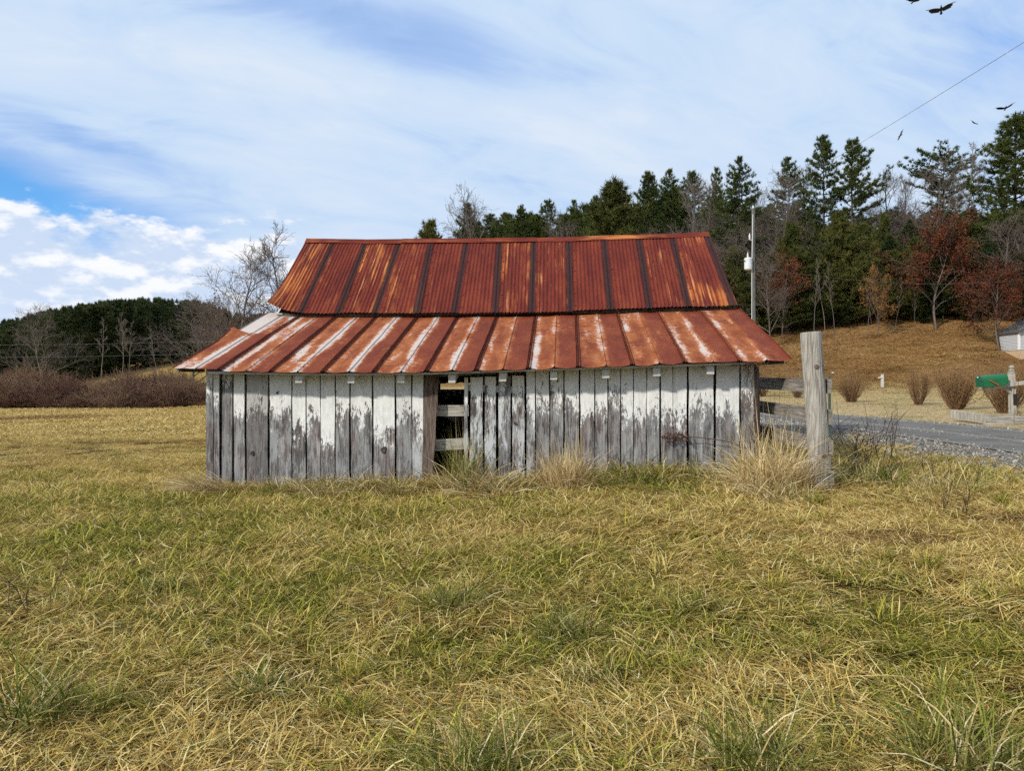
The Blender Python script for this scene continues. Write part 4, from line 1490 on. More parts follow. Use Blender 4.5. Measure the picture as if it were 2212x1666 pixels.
clump2('dry_grass_clump', 'tangled brown grass heap under the boarded planks beside the rush clump', 'grass clump', 1075, 1062,
       [blades(210, 520, .34, (.34, .72), (18, 70), (30, 75), .0068, .06), blades(211, 150, .30, (.25, .5), (15, 50), (30, 60), .0065, .65)], y=9.05)
clump2('dry_grass_clump', 'tangled straw and green heap at the wall left of the leaning board', 'grass clump', 720, 1062,
       [blades(212, 420, .42, (.28, .55), (20, 70), (30, 75), .0065, .20), blades(213, 260, .40, (.25, .45), (10, 50), (30, 70), .0065, .75)], y=9.4)
clump2('green_tussock', 'dark green leafy tussock under the right half of the plank wall', 'grass clump', 1390, 1030,
       [blades(218, 460, .46, (.28, .55), (5, 60), (30, 85), .008, .9), blades(219, 90, .4, (.25, .45), (30, 70), (20, 60), .006, .2)], y=9.0)
clump2('dry_grass_clump', 'straw tussock at the wall between pale clump and dark green tussock', 'grass clump', 1310, 1040, [blades(290, 300, .30, (.22, .45), (15, 70), (30, 75), .0062, .18), blades(291, 200, .30, (.2, .4), (10, 55), (30, 70), .0065, .8)], y=9.1)
clump2('green_tussock', 'long green tussock at the wall near the right corner', 'grass clump', 1560, 1030, [blades(292, 320, .36, (.22, .48), (10, 65), (30, 80), .0065, .75), blades(293, 160, .34, (.25, .45), (25, 70), (20, 60), .006, .15)], y=8.85)
clump2('green_tussock', 'green tussock at the wall just left of the leaning board', 'grass clump', 850, 1060, [blades(294, 340, .36, (.22, .46), (10, 65), (30, 80), .0065, .7), blades(295, 180, .34, (.25, .45), (25, 70), (20, 60), .006, .15)], y=9.3)
clump2('green_tussock', 'low green tussock at the wall under the left knotholed board', 'grass clump', 610, 1062, [blades(296, 240, .30, (.18, .38), (10, 65), (30, 80), .0062, .7), blades(297, 130, .30, (.2, .4), (25, 70), (20, 60), .006, .15)], y=9.5)
TUS = [(975, 1325, 'dark green tussock in the middle of the foreground grass', 1.0), (1225, 1395, 'paler green tussock right of the dark one in mid foreground', .95),
       (560, 1500, 'small dark green tussock left of centre in the foreground', .62), (1500, 1330, 'broad leaved green tussock in the foreground below the right wall', .7),
       (90, 1560, 'long bladed green tussock near the left edge of the foreground', 1.05), (1030, 1700, 'arching long bladed tussock at the bottom edge centre', 1.15),
       (1640, 1690, 'arching long bladed tussock at the bottom edge right of centre', 1.15), (2080, 1690, 'long bladed green tussock in the bottom right corner', 1.2), (1300, 1480, 'low grey green tussock below the paler one', .6),
       (350, 1290, 'flattened dark green tussock left of the barn in the foreground', .7)]
for i, (u, v, lab, s) in enumerate(TUS):
    o = clump2('green_tussock', lab, 'grass clump', u, v, [blades(230 + i, int(260 * s), .15 * s, (.22 * s, .46 * s), (8, 66), (25, 75), .0062, .85), blades(250 + i, 36, .16 * s, (.2, .42 * s), (25, 72), (20, 60), .0055, .25)])


# ------------------------------------------------------------------ trees
def unit(v):
    return v / max(np.linalg.norm(v), 1e-9)


def bare_tree(seed, Ht=10.0, r0=0.16, clear=0.2, spread=0.8, prim=15, up=0.5, twig=1.0, thin=0.0075, lev3=5, sub2=True):
    """leafless tree: list of segments and the twig tips"""
    r = np.random.RandomState(seed)
    segs, tips = [], []

    def branch(p, d, L, ra, n, wig, upw):
        pts, dirs = [p], []
        for k in range(n):
            d = unit(d + r.normal(0, wig, 3) + np.array([0, 0, upw]))
            q = p + d * (L / n)
            r_a, r_b = ra * (1 - k / n * .8), ra * (1 - (k + 1) / n * .8)
            segs.append((*p, *q, max(r_a, thin), max(r_b, thin)))
            p = q
            pts.append(p); dirs.append(d)
        return pts, dirs

    def side(d, ang):
        a = unit(np.cross(d, r.normal(0, 1, 3)))
        return unit(d * math.cos(ang) + a * math.sin(ang))

    tp, td = branch(np.zeros(3) - np.array([0, 0, .3]), np.array([0, 0, 1.0]), Ht * .93, r0, 12, .055, .03)
    for i in range(prim):
        t = clear + (1 - clear) * (i + r.rand()) / prim
        k = min(int(t * 12), 11)
        p = tp[k] + (tp[k + 1] - tp[k]) * (t * 12 - k)
        L = Ht * spread * .48 * (1 - .62 * t ** 1.6) * r.uniform(.7, 1.15)
        az = i * 2.4 + r.uniform(-.5, .5)
        el = math.radians(r.uniform(18, 42) + 32 * t)
        d = np.array([math.cos(az) * math.cos(el), math.sin(az) * math.cos(el), math.sin(el)])
        bp, bd = branch(p, d, L, r0 * (1 - t) * .42 + .022, 5, .13, .07 * up)
        for j in range(8):
            t2 = .2 + .8 * (j + r.rand()) / 8
            k2 = min(int(t2 * 5), 4)
            p2 = bp[k2] + (bp[k2 + 1] - bp[k2]) * (t2 * 5 - k2)
            L2 = L * (.52 - .25 * t2) * r.uniform(.7, 1.2)
            b2, d2 = branch(p2, side(bd[k2], math.radians(r.uniform(28, 55))), L2, .020, 3, .16, .10 * up)
            for m in range(lev3):
                t3 = .25 + .75 * (m + r.rand()) / lev3
                k3 = min(int(t3 * 3), 2)
                p3 = b2[k3] + (b2[k3 + 1] - b2[k3]) * (t3 * 3 - k3)
                b3, d3 = branch(p3, side(d2[k3], math.radians(r.uniform(25, 50))), L2 * .5 * r.uniform(.6, 1.3) * twig, .011, 2, .15, .08 * up)
                tips.append(b3[-1]); tips.append(b3[1])
                if sub2:
                    for w_ in (0, 1):
                        e_, _ = branch(b3[1 + w_], side(d3[w_], math.radians(r.uniform(20, 55))), L2 * .28 * r.uniform(.6, 1.3), .008, 1, .1, .1 * up)
    return np.array(segs), np.array(tips)


def leaf_quads(centers, seed, per=3, size=.16, jit=.22):
    r = np.random.RandomState(seed)
    c = np.repeat(centers, per, 0) + r.normal(0, jit, (len(centers) * per, 3))
    n = len(c)
    a = r.normal(0, 1, (n, 3)); a /= np.linalg.norm(a, axis=1, keepdims=True)
    b = np.cross(a, r.normal(0, 1, (n, 3))); b /= np.linalg.norm(b, axis=1, keepdims=True)
    s = size * r.uniform(.6, 1.3, n)[:, None]
    V = np.stack([c - a * s * .5, c + b * s * .32, c + a * s * .5, c - b * s * .32], 1).reshape(-1, 3)
    q = np.arange(n * 4).reshape(-1, 4)
    return V, q


def needles(pos, dirs, seed, per=14, L=.30, w=.030, spread=.75):
    r = np.random.RandomState(seed)
    p = np.repeat(pos, per, 0)
    d = np.repeat(dirs, per, 0) + r.normal(0, spread, (len(pos) * per, 3))
    d[:, 2] += .18
    d /= np.linalg.norm(d, axis=1, keepdims=True)
    n = len(p)
    s = np.cross(d, r.normal(0, 1, (n, 3))); s /= np.linalg.norm(s, axis=1, keepdims=True)
    l = L * r.uniform(.6, 1.2, n)[:, None]
    V = np.stack([p - s * w * .5, p + s * w * .5, p + d * l], 1).reshape(-1, 3)
    return V, np.arange(n * 3).reshape(-1, 3)


def pine(seed, Ht=14.0, rad=3.0, base=.35, shape='tall', whorl=.55, dens=1.0, sweep=0.0, nper=20, nw=.060, nl=.40):
    r = np.random.RandomState(seed)
    segs, pos, dirs = [], [], []
    tr = .011 * Ht + .05
    lean = r.normal(0, .012, 2)
    tpts = [np.array([lean[0] * z, lean[1] * z, z]) for z in np.linspace(-.4, Ht, 11)]
    for k in range(10):
        segs.append((*tpts[k], *tpts[k + 1], tr * (1 - k / 10.3), tr * (1 - (k + 1) / 10.3)))
    z = base * Ht * .75
    while z < Ht * .985:
        t = z / Ht
        live = t > base + r.uniform(-.05, .06)
        if shape == 'tall':
            prof = (np.interp(t, [0, base, base + .12, .62, .85, 1.0], [.5, .55, .98, .86, .46, .06]))
        elif shape == 'cone':
            prof = np.interp(t, [0, .1, .35, .7, 1.0], [.8, .95, 1.0, .55, .05])
        elif shape == 'flat':
            prof = np.interp(t, [0, base, .6, .85, .95, 1.0], [.3, .4, .8, 1.05, .8, .35])
        else:
            prof = np.interp(t, [0, .12, .3, 1.0], [.8, 1.0, .95, .08])
        nb = r.randint(3, 6) if shape != 'young' else r.randint(5, 8)
        az0 = r.uniform(0, 6.28)
        for b in range(nb):
            if r.rand() > (.9 * dens if live else .45): continue
            az = az0 + b * 6.28 / nb + r.normal(0, .25)
            L = rad * prof * r.uniform(.55, 1.15)
            el = math.radians((-6 + 44 * max(0, t - .35)) + r.normal(0, 7)) if shape != 'young' else math.radians(12 + 38 * t + r.normal(0, 6))
            d = np.array([math.cos(az) * math.cos(el), math.sin(az) * math.cos(el), math.sin(el)])
            if sweep:
                d = unit(d + np.array([sweep * .55, 0, sweep * .38]))
                L *= 1.0 + .55 * sweep * max(0, d[0])
            p = np.array([lean[0] * z, lean[1] * z, z])
            n = 5
            for k in range(n):
                d = unit(d + np.array([0, 0, .075 if live else -.02]) + r.normal(0, .06, 3))
                q = p + d * L / n
                segs.append((*p, *q, max(.042 * (1 - k / n) * (L / 3 + .2), .014), max(.042 * (1 - (k + 1) / n) * (L / 3 + .2), .012)))
                if live and k >= (1 if shape != 'young' else 0):
                    m = int((2.6 if shape != 'young' else 3.2) * L / n / .28 * dens) + 1
                    for _ in range(m):
                        f = r.rand()
                        sd_ = np.array([-d[1], d[0], 0]) * r.normal(0, .30 + .10 * L / 3) + np.array([0, 0, r.normal(.05, .07)])
                        pos.append(p + (q - p) * f + sd_)
                        dirs.append(unit(d * .7 + sd_ * .9 + np.array([0, 0, .35])))
                p = q
        z += whorl * r.uniform(.7, 1.25)
    for _ in range(10):
        pos.append(np.array([lean[0] * Ht, lean[1] * Ht, Ht - r.uniform(0, .9)]) + r.normal(0, .12, 3)); dirs.append(np.array([0, 0, 1.0]))
    V, T = needles(np.array(pos), np.array(dirs), seed + 1, nper, nl, nw)
    return np.array(segs), V, T


def tree_meshes(name, segs, crownV, crownF, mat_bark, mat_leaf, tri=True, n=4):
    v, q = segs_mesh(segs, n)
    tm = np_mesh(name + '_trunk', v, None, q, mat_bark)
    cm_ = None
    if crownV is not None:
        cm_ = np_mesh(name + '_crown', crownV, crownF if tri else None, None if tri else crownF, mat_leaf)
    return tm, cm_


TREE = {}
def reg(key, Ht, tm, cm_): TREE[key] = (Ht, tm, cm_)


for k, kw in enumerate([dict(Ht=16, rad=4.0, base=.34), dict(Ht=16, rad=3.7, base=.42, dens=.9), dict(Ht=16, rad=4.3, base=.30), dict(Ht=16, rad=3.6, base=.30, sweep=.9), dict(Ht=14, rad=5.0, base=.52, shape='flat'), dict(Ht=16, rad=6.2, base=.06, whorl=.38, shape='cone')]):
    s_, V, T = pine(300 + k, **kw)
    reg('pine%d' % k, kw['Ht'], *tree_meshes('pine', s_, V, T, MAT['barkdark'], MAT['pine']))
for k, kw in enumerate([dict(Ht=9, rad=3.9, base=.02, shape='young', whorl=.40, nper=14), dict(Ht=9, rad=4.4, base=.02, shape='young', whorl=.40, nper=14)]):
    s_, V, T = pine(340 + k, **kw)
    reg('young%d' % k, kw['Ht'], *tree_meshes('young_pine', s_, V, T, MAT['barkdark'], MAT['olive']))
for k, kw in enumerate([dict(clear=.18, spread=1.0, prim=18, lev3=6), dict(clear=.3, spread=.75, prim=16, up=.9, lev3=6), dict(clear=.45, spread=.5, prim=14, up=1.0, r0=.10), dict(clear=.14, spread=1.2, prim=20, up=.35, lev3=6), dict(clear=.45, spread=.38, prim=9, up=1.0, r0=.075, lev3=2, sub2=False)]):
    s_, tips = bare_tree(400 + k, **kw)
    tm, _ = tree_meshes('bare_tree', s_, None, None, MAT['bark'], None, n=3)
    reg('bare%d' % k, 10.0, tm, None)
    tm2 = tm.copy(); tm2.materials[0] = MAT['barkpale']
    reg('pale%d' % k, 10.0, tm2, None)
for k, (mt, per) in enumerate([('oakleaf', 8), ('oakleaf', 5), ('tanleaf', 5)]):
    s_, tips = bare_tree(450 + k, clear=.22, spread=1.15, prim=16, up=.2, lev3=4, sub2=False)
    rr_ = np.random.RandomState(k)
    low = tips[rr_.rand(len(tips)) < np.interp(tips[:, 2], [0, 7, 10], [1, .9, .45])]
    V, q = leaf_quads(low, 460 + k, per, .21)
    reg('oak%d' % k, 10.0, *tree_meshes('oak', s_, V, q, MAT['bark'], MAT[mt], tri=False, n=3))


def put_tree(key, name, label, u, vtop, Y, cat='tree', group=None, wide=1.0, rz=None, vbase=None, seed=0):
    Ht, tm, cm_ = TREE[key]
    x = (u - CX) / F * Y
    z0 = H(x, Y)
    top = CZ - (vtop - CY) / F * Y
    s = (top - z0) / Ht
    o = bpy.data.objects.new(name, None)
    o.empty_display_size = .5
    COL.objects.link(o)
    o.location = (x, Y, z0)
    o.rotation_euler = (0, 0, rz if rz is not None else (u * 0.37) % 6.28)
    o.scale = (s * wide, s * wide, s)
    tag(o, label, cat, group)
    a = bpy.data.objects.new('trunk', tm); COL.objects.link(a); a.parent = o
    if cm_ is not None:
        b = bpy.data.objects.new('crown', cm_); COL.objects.link(b); b.parent = o
    return o


G1 = 'pines on the ridge behind the barn'
put_tree('pine5', 'pine_tree', 'huge bushy pine filling the right edge of the picture', 2192, 250, 72, group=G1, wide=1.15)
put_tree('pine4', 'pine_tree', 'flat topped pine behind bare branches, left of the huge right edge pine', 2035, 338, 92, group=G1)
put_tree('pine3', 'pine_tree', 'tall pine with branches swept to the right, under the overhead wire', 1843, 300, 80, group=G1, rz=0.0, wide=.95)
put_tree('pine0', 'pine_tree', 'tall pointed pine just left of the wind swept one', 1782, 294, 82, group=G1, wide=.80)
put_tree('pine1', 'pine_tree', 'shorter dark pine left of the two tallest middle pines', 1708, 338, 86, group=G1, wide=.85)
put_tree('pine2', 'pine_tree', 'tall pine just left of the utility pole', 1594, 342, 76, group=G1, wide=.78)
put_tree('pine1', 'pine_tree', 'slim pine second left of the utility pole', 1545, 362, 88, group=G1, wide=.55)
put_tree('pine0', 'pine_tree', 'dark pine behind the pale forked bare tree', 1492, 372, 92, group=G1, wide=.85, rz=2.0)
put_tree('pine2', 'pine_tree', 'pine between the dense dark one and the pale forked bare tree', 1448, 368, 90, group=G1, wide=.8, rz=1.1)
put_tree('pine5', 'pine_tree', 'dense dark pine above the roof, right of the bushy olive pine', 1402, 372, 84, group=G1, wide=.72, rz=4.0)
put_tree('young1', 'pine_tree', 'bushy olive green pine rising over the ridge of the barn roof', 1328, 404, 62, group=G1, wide=1.1)
put_tree('pine0', 'pine_tree', 'small pine peeking out left of the bushy olive pine', 1284, 424, 88, group=G1, wide=.8, rz=3.0)
put_tree('pine2', 'pine_tree', 'small thin topped pine above the middle of the roof', 1237, 436, 92, group=G1, wide=.8, rz=5.0)
put_tree('pine1', 'pine_tree', 'small sparse pine with gappy branches above the roof', 1180, 430, 94, group=G1, wide=1.0, rz=2.2)
put_tree('pine5', 'pine_tree', 'small dense pine right of the pair with the bare tree', 1125, 446, 88, group=G1, wide=.6, rz=1.0)
put_tree('pine2', 'pine_tree', 'smallest pine between two others above the roof\'s left half', 1088, 462, 84, group=G1, wide=.75, rz=.4)
put_tree('pine0', 'pine_tree', 'half hidden pine inside the fine bare tree above the roof', 1012, 440, 82, group=G1, wide=.72, rz=.9)
put_tree('young0', 'pine_tree', 'leftmost low pine tuft just above the roof ridge', 932, 486, 70, group=G1, wide=.9)
G2 = 'young pines on the wooded slope'
put_tree('young0', 'young_pine', 'olive young pine on the slope right of the utility pole', 1704, 492, 66, group=G2, wide=1.0)
put_tree('young1', 'young_pine', 'largest dense young pine on the slope below the swept pine', 1812, 466, 66, group=G2, wide=.92)
put_tree('young0', 'young_pine', 'narrow young pine left of the big russet oak', 1905, 470, 70, group=G2, wide=.75, rz=2.6)
put_tree('young1', 'young_pine', 'low yellow green young pine right of the russet oak crown', 2095, 545, 78, group=G2, wide=1.1, rz=1.6)
put_tree('young0', 'young_pine', 'low dark young pine close behind the pole\'s transformer', 1585, 545, 64, group=G2, wide=1.1, rz=1.9)
G3 = 'bare trees in the wood'
put_tree('bare0', 'bare_tree', 'fine twigged bare tree above the left half of the roof', 1040, 428, 78, group=G3, wide=.9)
put_tree('pale1', 'bare_tree', 'pale forked bare tree in front of dark pines above the roof', 1496, 372, 70, group=G3, wide=.55)
put_tree('bare1', 'bare_tree', 'greyish bare tree second left of the utility pole', 1530, 376, 80, group=G3, wide=.6)
put_tree('bare0', 'bare_tree', 'low grey bare tree between small pines above the roof', 1232, 468, 72, group=G3, wide=.8, rz=1.0)
put_tree('bare3', 'bare_tree', 'wide crooked bare tree right of the utility pole', 1680, 398, 74, group=G3, wide=.75)
put_tree('bare1', 'bare_tree', 'bare tree just right of the wind swept pine', 1925, 362, 84, group=G3, wide=.9)
put_tree('bare1', 'bare_tree', 'slender upright bare tree right of the wind swept pine\'s neighbour', 1962, 372, 86, group=G3, wide=.7, rz=2.0)
put_tree('bare0', 'bare_tree', 'broad bare tree in front of the flat topped pine', 2012, 362, 76, group=G3, wide=.9)
put_tree('pale2', 'bare_tree', 'tall thin pale bare tree leaning by the huge right edge pine', 2098, 298, 72, group=G3, wide=.85)
put_tree('bare3', 'bare_tree', 'grey bare tree low between pole and young pine', 1648, 430, 82, group=G3, wide=.7, rz=3.0)
put_tree('bare1', 'bare_tree', 'thin bare tree left of the tallest pointed pine', 1745, 350, 88, group=G3, wide=.7, rz=3.3)
put_tree('bare0', 'bare_tree', 'small bare tree at the wood\'s edge above the barn\'s right eave', 1664, 560, 60, group=G3, wide=.75)
G4 = 'thin saplings at the edge of the wood'
for i, (u, vt, Y, lab) in enumerate([(1760, 560, 62, 'first thin pale sapling right of the tall fence post, leaning'), (1783, 540, 62.5, 'second thin pale sapling right of the tall fence post'), (1801, 548, 62, 'third pale sapling, slightly crooked, right of the tall fence post'),
                                     (1874, 590, 62.5, 'thin sapling left of the tan leaved one at the wood\'s edge'), (1935, 600, 62.5, 'sapling midway between tan leaved tree and forked oak'), (1977, 610, 63, 'sapling just left of the forked oak trunk')]):
    put_tree('pale4', 'sapling', lab, u, vt, Y, 'sapling', G4, wide=.75, rz=i * 1.3)
G5 = 'trees with russet leaves'
put_tree('oak0', 'oak_tree', 'big russet oak with pale forked trunk at the wood\'s edge', 2022, 478, 63, group=G5, wide=1.1)
put_tree('oak0', 'oak_tree', 'dark red oak at the right edge beside the small white house', 2158, 575, 57, group=G5, wide=1.15, rz=2.0)
put_tree('oak2', 'oak_tree', 'small tan leaved tree at the middle of the wood\'s edge', 1897, 588, 62, group=G5, wide=.65)
put_tree('oak1', 'oak_tree', 'low rust coloured tree right of the pole near the barn eave', 1690, 560, 63, group=G5, wide=.8, rz=.7)
put_tree('oak1', 'oak_tree', 'rust tinged tree behind the tan leaved tree', 1950, 560, 68, group=G5, wide=.9, rz=3.1)
put_tree('oak1', 'oak_tree', 'rust coloured tree low behind the utility pole', 1625, 590, 66, group=G5, wide=.8, rz=1.5)
G6 = 'bare trees left of the barn'
put_tree('bare3', 'bare_tree', 'round crowned bare tree at the far left before the dark pines', 96, 680, 62, group=G6, wide=1.15)
put_tree('pale4', 'bare_tree', 'first thin pale trunk right of the round crowned bare tree', 216, 676, 80, group=G6, wide=1.2)
put_tree('pale2', 'bare_tree', 'taller pale trunk in the middle of the dark pine wood', 262, 672, 82, group=G6, wide=.9)
put_tree('pale4', 'bare_tree', 'pale trunk close right of the taller one in the dark wood', 281, 680, 80, group=G6, wide=1.1, rz=1.0)
put_tree('pale4', 'bare_tree', 'leaning pale trunk where the dark pine wood meets the grassy rise', 341, 700, 80, group=G6, wide=1.0, rz=2.0)
put_tree('bare3', 'bare_tree', 'tangled brown bare tree in front of the wood, left of the eave', 412, 655, 60, group=G6, wide=1.25, rz=1.0)
put_tree('bare0', 'bare_tree', 'tall spreading bare tree against the sky left of the roof', 508, 552, 48, group=G6, wide=1.15)
put_tree('bare0', 'bare_tree', 'tall bare tree half hidden by the upper roof\'s left edge', 612, 524, 50, group=G6, wide=1.0, rz=3.0)
put_tree('bare0', 'bare_tree', 'dark small bare tree just left of the two tall ones', 462, 650, 58, group=G6, wide=.9, rz=4.0)
put_tree('oak1', 'oak_tree', 'reddish small oak behind the torn roof corner', 470, 655, 75, group=G6, wide=.8, rz=4.0)

# dark pine wood on the left hill: one mass
fp = []
lowpines = []
for k in range(4):
    s_, V, T = pine(500 + k, Ht=13, rad=4.2, base=.02, shape='young', whorl=.9, dens=.75, nper=8, nl=.55, nw=.10)
    s_[:10, 6:8] *= .6
    v, q = segs_mesh(s_[:10], 4)
    allV = np.concatenate([V, v]); me = np_mesh('wood_pine', allV, T, q + len(V), MAT['darkpine'])
    lowpines.append(me)
FC = proto_collection('wood_pine', lowpines)
r_ = np.random.RandomState(3)
pts = []
while len(pts) < 830:
    y = r_.uniform(96, 190)
    u = r_.uniform(-420, 930)
    edge = np.interp(u, [-420, 0, 120, 260, 400, 700], [84, 84, 90, 100, 104, 92])
    if len(pts) < 90: y = edge + r_.uniform(0, 6)
    if y < edge: continue
    pts.append(((u - CX) / F * y, y))
pts = np.array(pts)
uu = pts[:, 0] / pts[:, 1] * F + CX
ztop = CZ - (np.interp(uu, [-420, 0, 120, 230, 330, 420, 520, 700], [730, 694, 668, 650, 645, 648, 680, 670]) - CY) / F * pts[:, 1]
zg = H(pts[:, 0], pts[:, 1])
hh = np.clip(np.minimum(r_.uniform(10, 15, len(pts)), (ztop - zg) * r_.uniform(.86, 1.02, len(pts))), 3.0, 16)
n = len(pts)
scatter('pine_wood', FC, np.stack([pts[:, 0], pts[:, 1], zg], 1), np.stack([np.zeros(n), np.zeros(n), r_.uniform(0, 6.28, n)], 1), np.stack([hh / 13 * 1.15, hh / 13 * 1.15, hh / 13], 1), r_.randint(0, 4, n), None,
        'dense dark pine wood covering the hill on the left')

# undergrowth of the right hand wood: one mass
ugm = [lowpines[0], TREE['young0'][2], TREE['young1'][2], TREE['bare0'][1], TREE['bare3'][1], TREE['oak1'][2], lowpines[2]]
UC = proto_collection('wood_brush', ugm)
r_ = np.random.RandomState(9)
n = 560
uu = r_.uniform(1180, 2600, n)
yy = 64.5 + 40 * r_.rand(n) ** 1.3
xx = (uu - CX) / F * yy
ix = r_.choice(7, n, p=[.33, .15, .13, .07, .06, .08, .18])
prot = np.array([13, 9, 9, 10, 10, 10, 13.0])[ix]
hgt = r_.uniform(3.0, 7.5, n) * np.where(np.isin(ix, [3, 4]), 1.25, 1.0)
k = ~((uu > 2040) & (uu < 2140) & (yy > 72) & (yy < 90))
sc_ = (hgt / prot)[k]
scatter('woodland_brush', UC, np.stack([xx, yy, H(xx, yy)], 1)[k], np.stack([np.zeros(n), np.zeros(n), r_.uniform(0, 6.28, n)], 1)[k], np.stack([sc_ * 1.3, sc_ * 1.3, sc_], 1), ix[k], None,
        'dark tangled brush and evergreens under the wood on the right')

# pines standing deeper in the wood, one mass behind the separate trees
RC = proto_collection('deep_pine', [TREE['pine0'][2], TREE['pine2'][2], TREE['pine5'][2], lowpines[1]])
n = 150
uu = r_.uniform(760, 2600, n)
yy = r_.uniform(88, 125, n)
xx = (uu - CX) / F * yy
sky_v = np.interp(uu, [760, 900, 1050, 1250, 1400, 1550, 1750, 1900, 2050, 2250, 2600], [580, 515, 462, 450, 395, 392, 415, 425, 420, 400, 400]) + 40 * r_.rand(n) + np.where(uu < 1500, 0, 30)
zz = H(xx, yy)
hgt = np.clip(CZ - (sky_v - CY) / F * yy - zz, 3, 16)
ix = r_.randint(0, 4, n)
sc_ = hgt / np.array([16, 16, 16, 13.0])[ix]
scatter('deep_pine_wood', RC, np.stack([xx, yy, zz], 1), np.stack([np.zeros(n), np.zeros(n), r_.uniform(0, 6.28, n)], 1), np.stack([sc_ * 1.1, sc_ * 1.1, sc_], 1), ix, None,
        'mass of dark pines deep in the wood behind the nearer trees')

# ------------------------------------------------------------------ bramble thicket across the field (mass), shrubs on the lawn (things)
def shrub_segs(seed, n=110, Ht=1.3, rad=.8, thin=.005, curve=.25, forks=3, base=.10):
    r = np.random.RandomState(seed)
    S, tip = [], []
    for i in range(n):
        az = r.uniform(0, 6.28)
        out = math.sqrt(r.rand())
        d = unit(np.array([math.cos(az) * out * rad / Ht * 1.25, math.sin(az) * out * rad / Ht * 1.25, 1.0]))
        L = Ht * r.uniform(.62, 1.0) * (1 - .18 * out * out) / max(d[2], .62)
        p = np.array([math.cos(az) * base * r.rand(), math.sin(az) * base * r.rand(), -.03])
        nn = 6
        for k in range(nn):
            d = unit(d + r.normal(0, .13, 3) + np.array([0, 0, curve * .12]))
            q = p + d * L / nn
            (S if k < 3 else tip).append((*p, *q, max(thin * 2.4 * (1 - k / nn), thin), max(thin * 2.4 * (1 - (k + 1) / nn), thin * .8)))
            if k >= 1:
                for _ in range(forks if k > 1 else 1):
                    e = unit(d + r.normal(0, .48, 3) + np.array([0, 0, .08]))
                    (S if k < 3 else tip).append((*q, *(q + e * L * r.uniform(.08, .22)), thin * .8, thin * .5))
            p = q
    return np.array(S), np.array(tip)


def bramble_mesh(seed):
    r = np.random.RandomState(seed)
    S = []
    for i in range(150):
        p = np.array([r.uniform(-1.1, 1.1), r.uniform(-.9, .9), -.05])
        az, el = r.uniform(0, 6.28), r.uniform(.9, 1.5)
        d = np.array([math.cos(az) * math.cos(el), math.sin(az) * math.cos(el), math.sin(el)])
        L = r.uniform(1.1, 2.3)
        for k in range(5):
            d = unit(d + r.normal(0, .16, 3) - np.array([0, 0, .05 * k]))
            q = p + d * L / 5
            S.append((*p, *q, .010, .008))
            for _ in range(3):
                e = unit(d + r.normal(0, .55, 3))
                S.append((*q, *(q + e * r.uniform(.18, .45)), .006, .005))
            p = q
    v, q = segs_mesh(S, 3)
    return np_mesh('bramble', v, None, q, MAT['bramble'])


BC = proto_collection('bramble', [bramble_mesh(600 + k) for k in range(3)])
r_ = np.random.RandomState(21)
pts = []
for i in range(330):
    u = r_.uniform(-520, 470)
    y = 50.5 + r_.uniform(0, 5.5) + 0.5 * math.sin(u * .02)
    if r_.rand() < .3 and y > 53 and 300 < u < 420: continue
    pts.append(((u - CX) / F * y, y, u))
pts = np.array(pts)
n = len(pts)
hb = 1.0 + .25 * np.sin(pts[:, 2] * .021 + 1) + .18 * np.sin(pts[:, 2] * .053) + r_.normal(0, .34, n)
hb = np.clip(hb, .4, 2.2)
hb *= np.interp(pts[:, 1], [50.5, 56], [.48, .84])
scatter('bramble_thicket', BC, np.stack([pts[:, 0], pts[:, 1], H(pts[:, 0], pts[:, 1])], 1), np.stack([np.zeros(n), np.zeros(n), r_.uniform(0, 6.28, n)], 1), np.stack([np.full(n, 1.0), np.full(n, 1.0), hb], 1), r_.randint(0, 3, n), None,
        'purple brown bramble thicket along the far edge of the field')

SH = []
for k in range(3):
    a, b = shrub_segs(620 + k, 125 + 35 * k, 1.3, 1.05 + .15 * k, thin=.006, curve=.9, base=.22)
    v, q = segs_mesh(a, 3); v2, q2 = segs_mesh(b, 3)
    SH.append((np_mesh('shrub_stems', v, None, q, MAT['shrub']), np_mesh('shrub_tips', v2, None, q2, MAT['shrubtip'])))
for (u, vb, vt, wpx, k, lab) in [(1648, 857, 812, 44, 0, 'bare shrub on the lawn glimpsed at the barn\'s corner'), (1722, 860, 814, 46, 0, 'bare shrub on the lawn just left of the tall fence post'), (1838, 869, 811, 66, 1, 'bare shrub on the lawn first right of the tall fence post'),
                                 (1984, 875, 798, 62, 0, 'narrow bare shrub in the middle of the lawn row'), (2066, 885, 792, 96, 2, 'widest bare shrub on the lawn, left of the mailbox'), (2172, 893, 788, 104, 2, 'bare shrub behind the green mailbox')]:
    p = hit(u, vb, 14, 60)
    h = (vb - vt) / F * p.y
    w = wpx / F * p.y
    o = bpy.data.objects.new('shrub', None); COL.objects.link(o)
    o.location = p; o.rotation_euler = (0, 0, u * .7)
    o.scale = (w / 1.95, w / 1.95 * (.8 + .3 * ((u * .13) % 1)), h / 1.30)
    tag(o, lab, 'shrub', 'bare shrubs in a row on the lawn')
    a = bpy.data.objects.new('stems', SH[k][0]); COL.objects.link(a); a.parent = o
    b = bpy.data.objects.new('twig_tips', SH[k][1]); COL.objects.link(b); b.parent = o


# ------------------------------------------------------------------ corner post and rail fence
FY = 7.95
pb, pt_ = P(1775, 1062, FY), P(1752, 720, FY)
pb.z = H(pb.x, pb.y) - .05
fence = empty('rail_fence', (3.24, FY, H(3.24, FY)))
tag(fence, 'weathered plank rail fence running back along the barn\'s right side', 'fence')
postobj = empty('fence_post', (pb.x, pb.y, H(pb.x, pb.y)))
tag(postobj, 'tall bleached round fence post standing right of the barn', 'post')


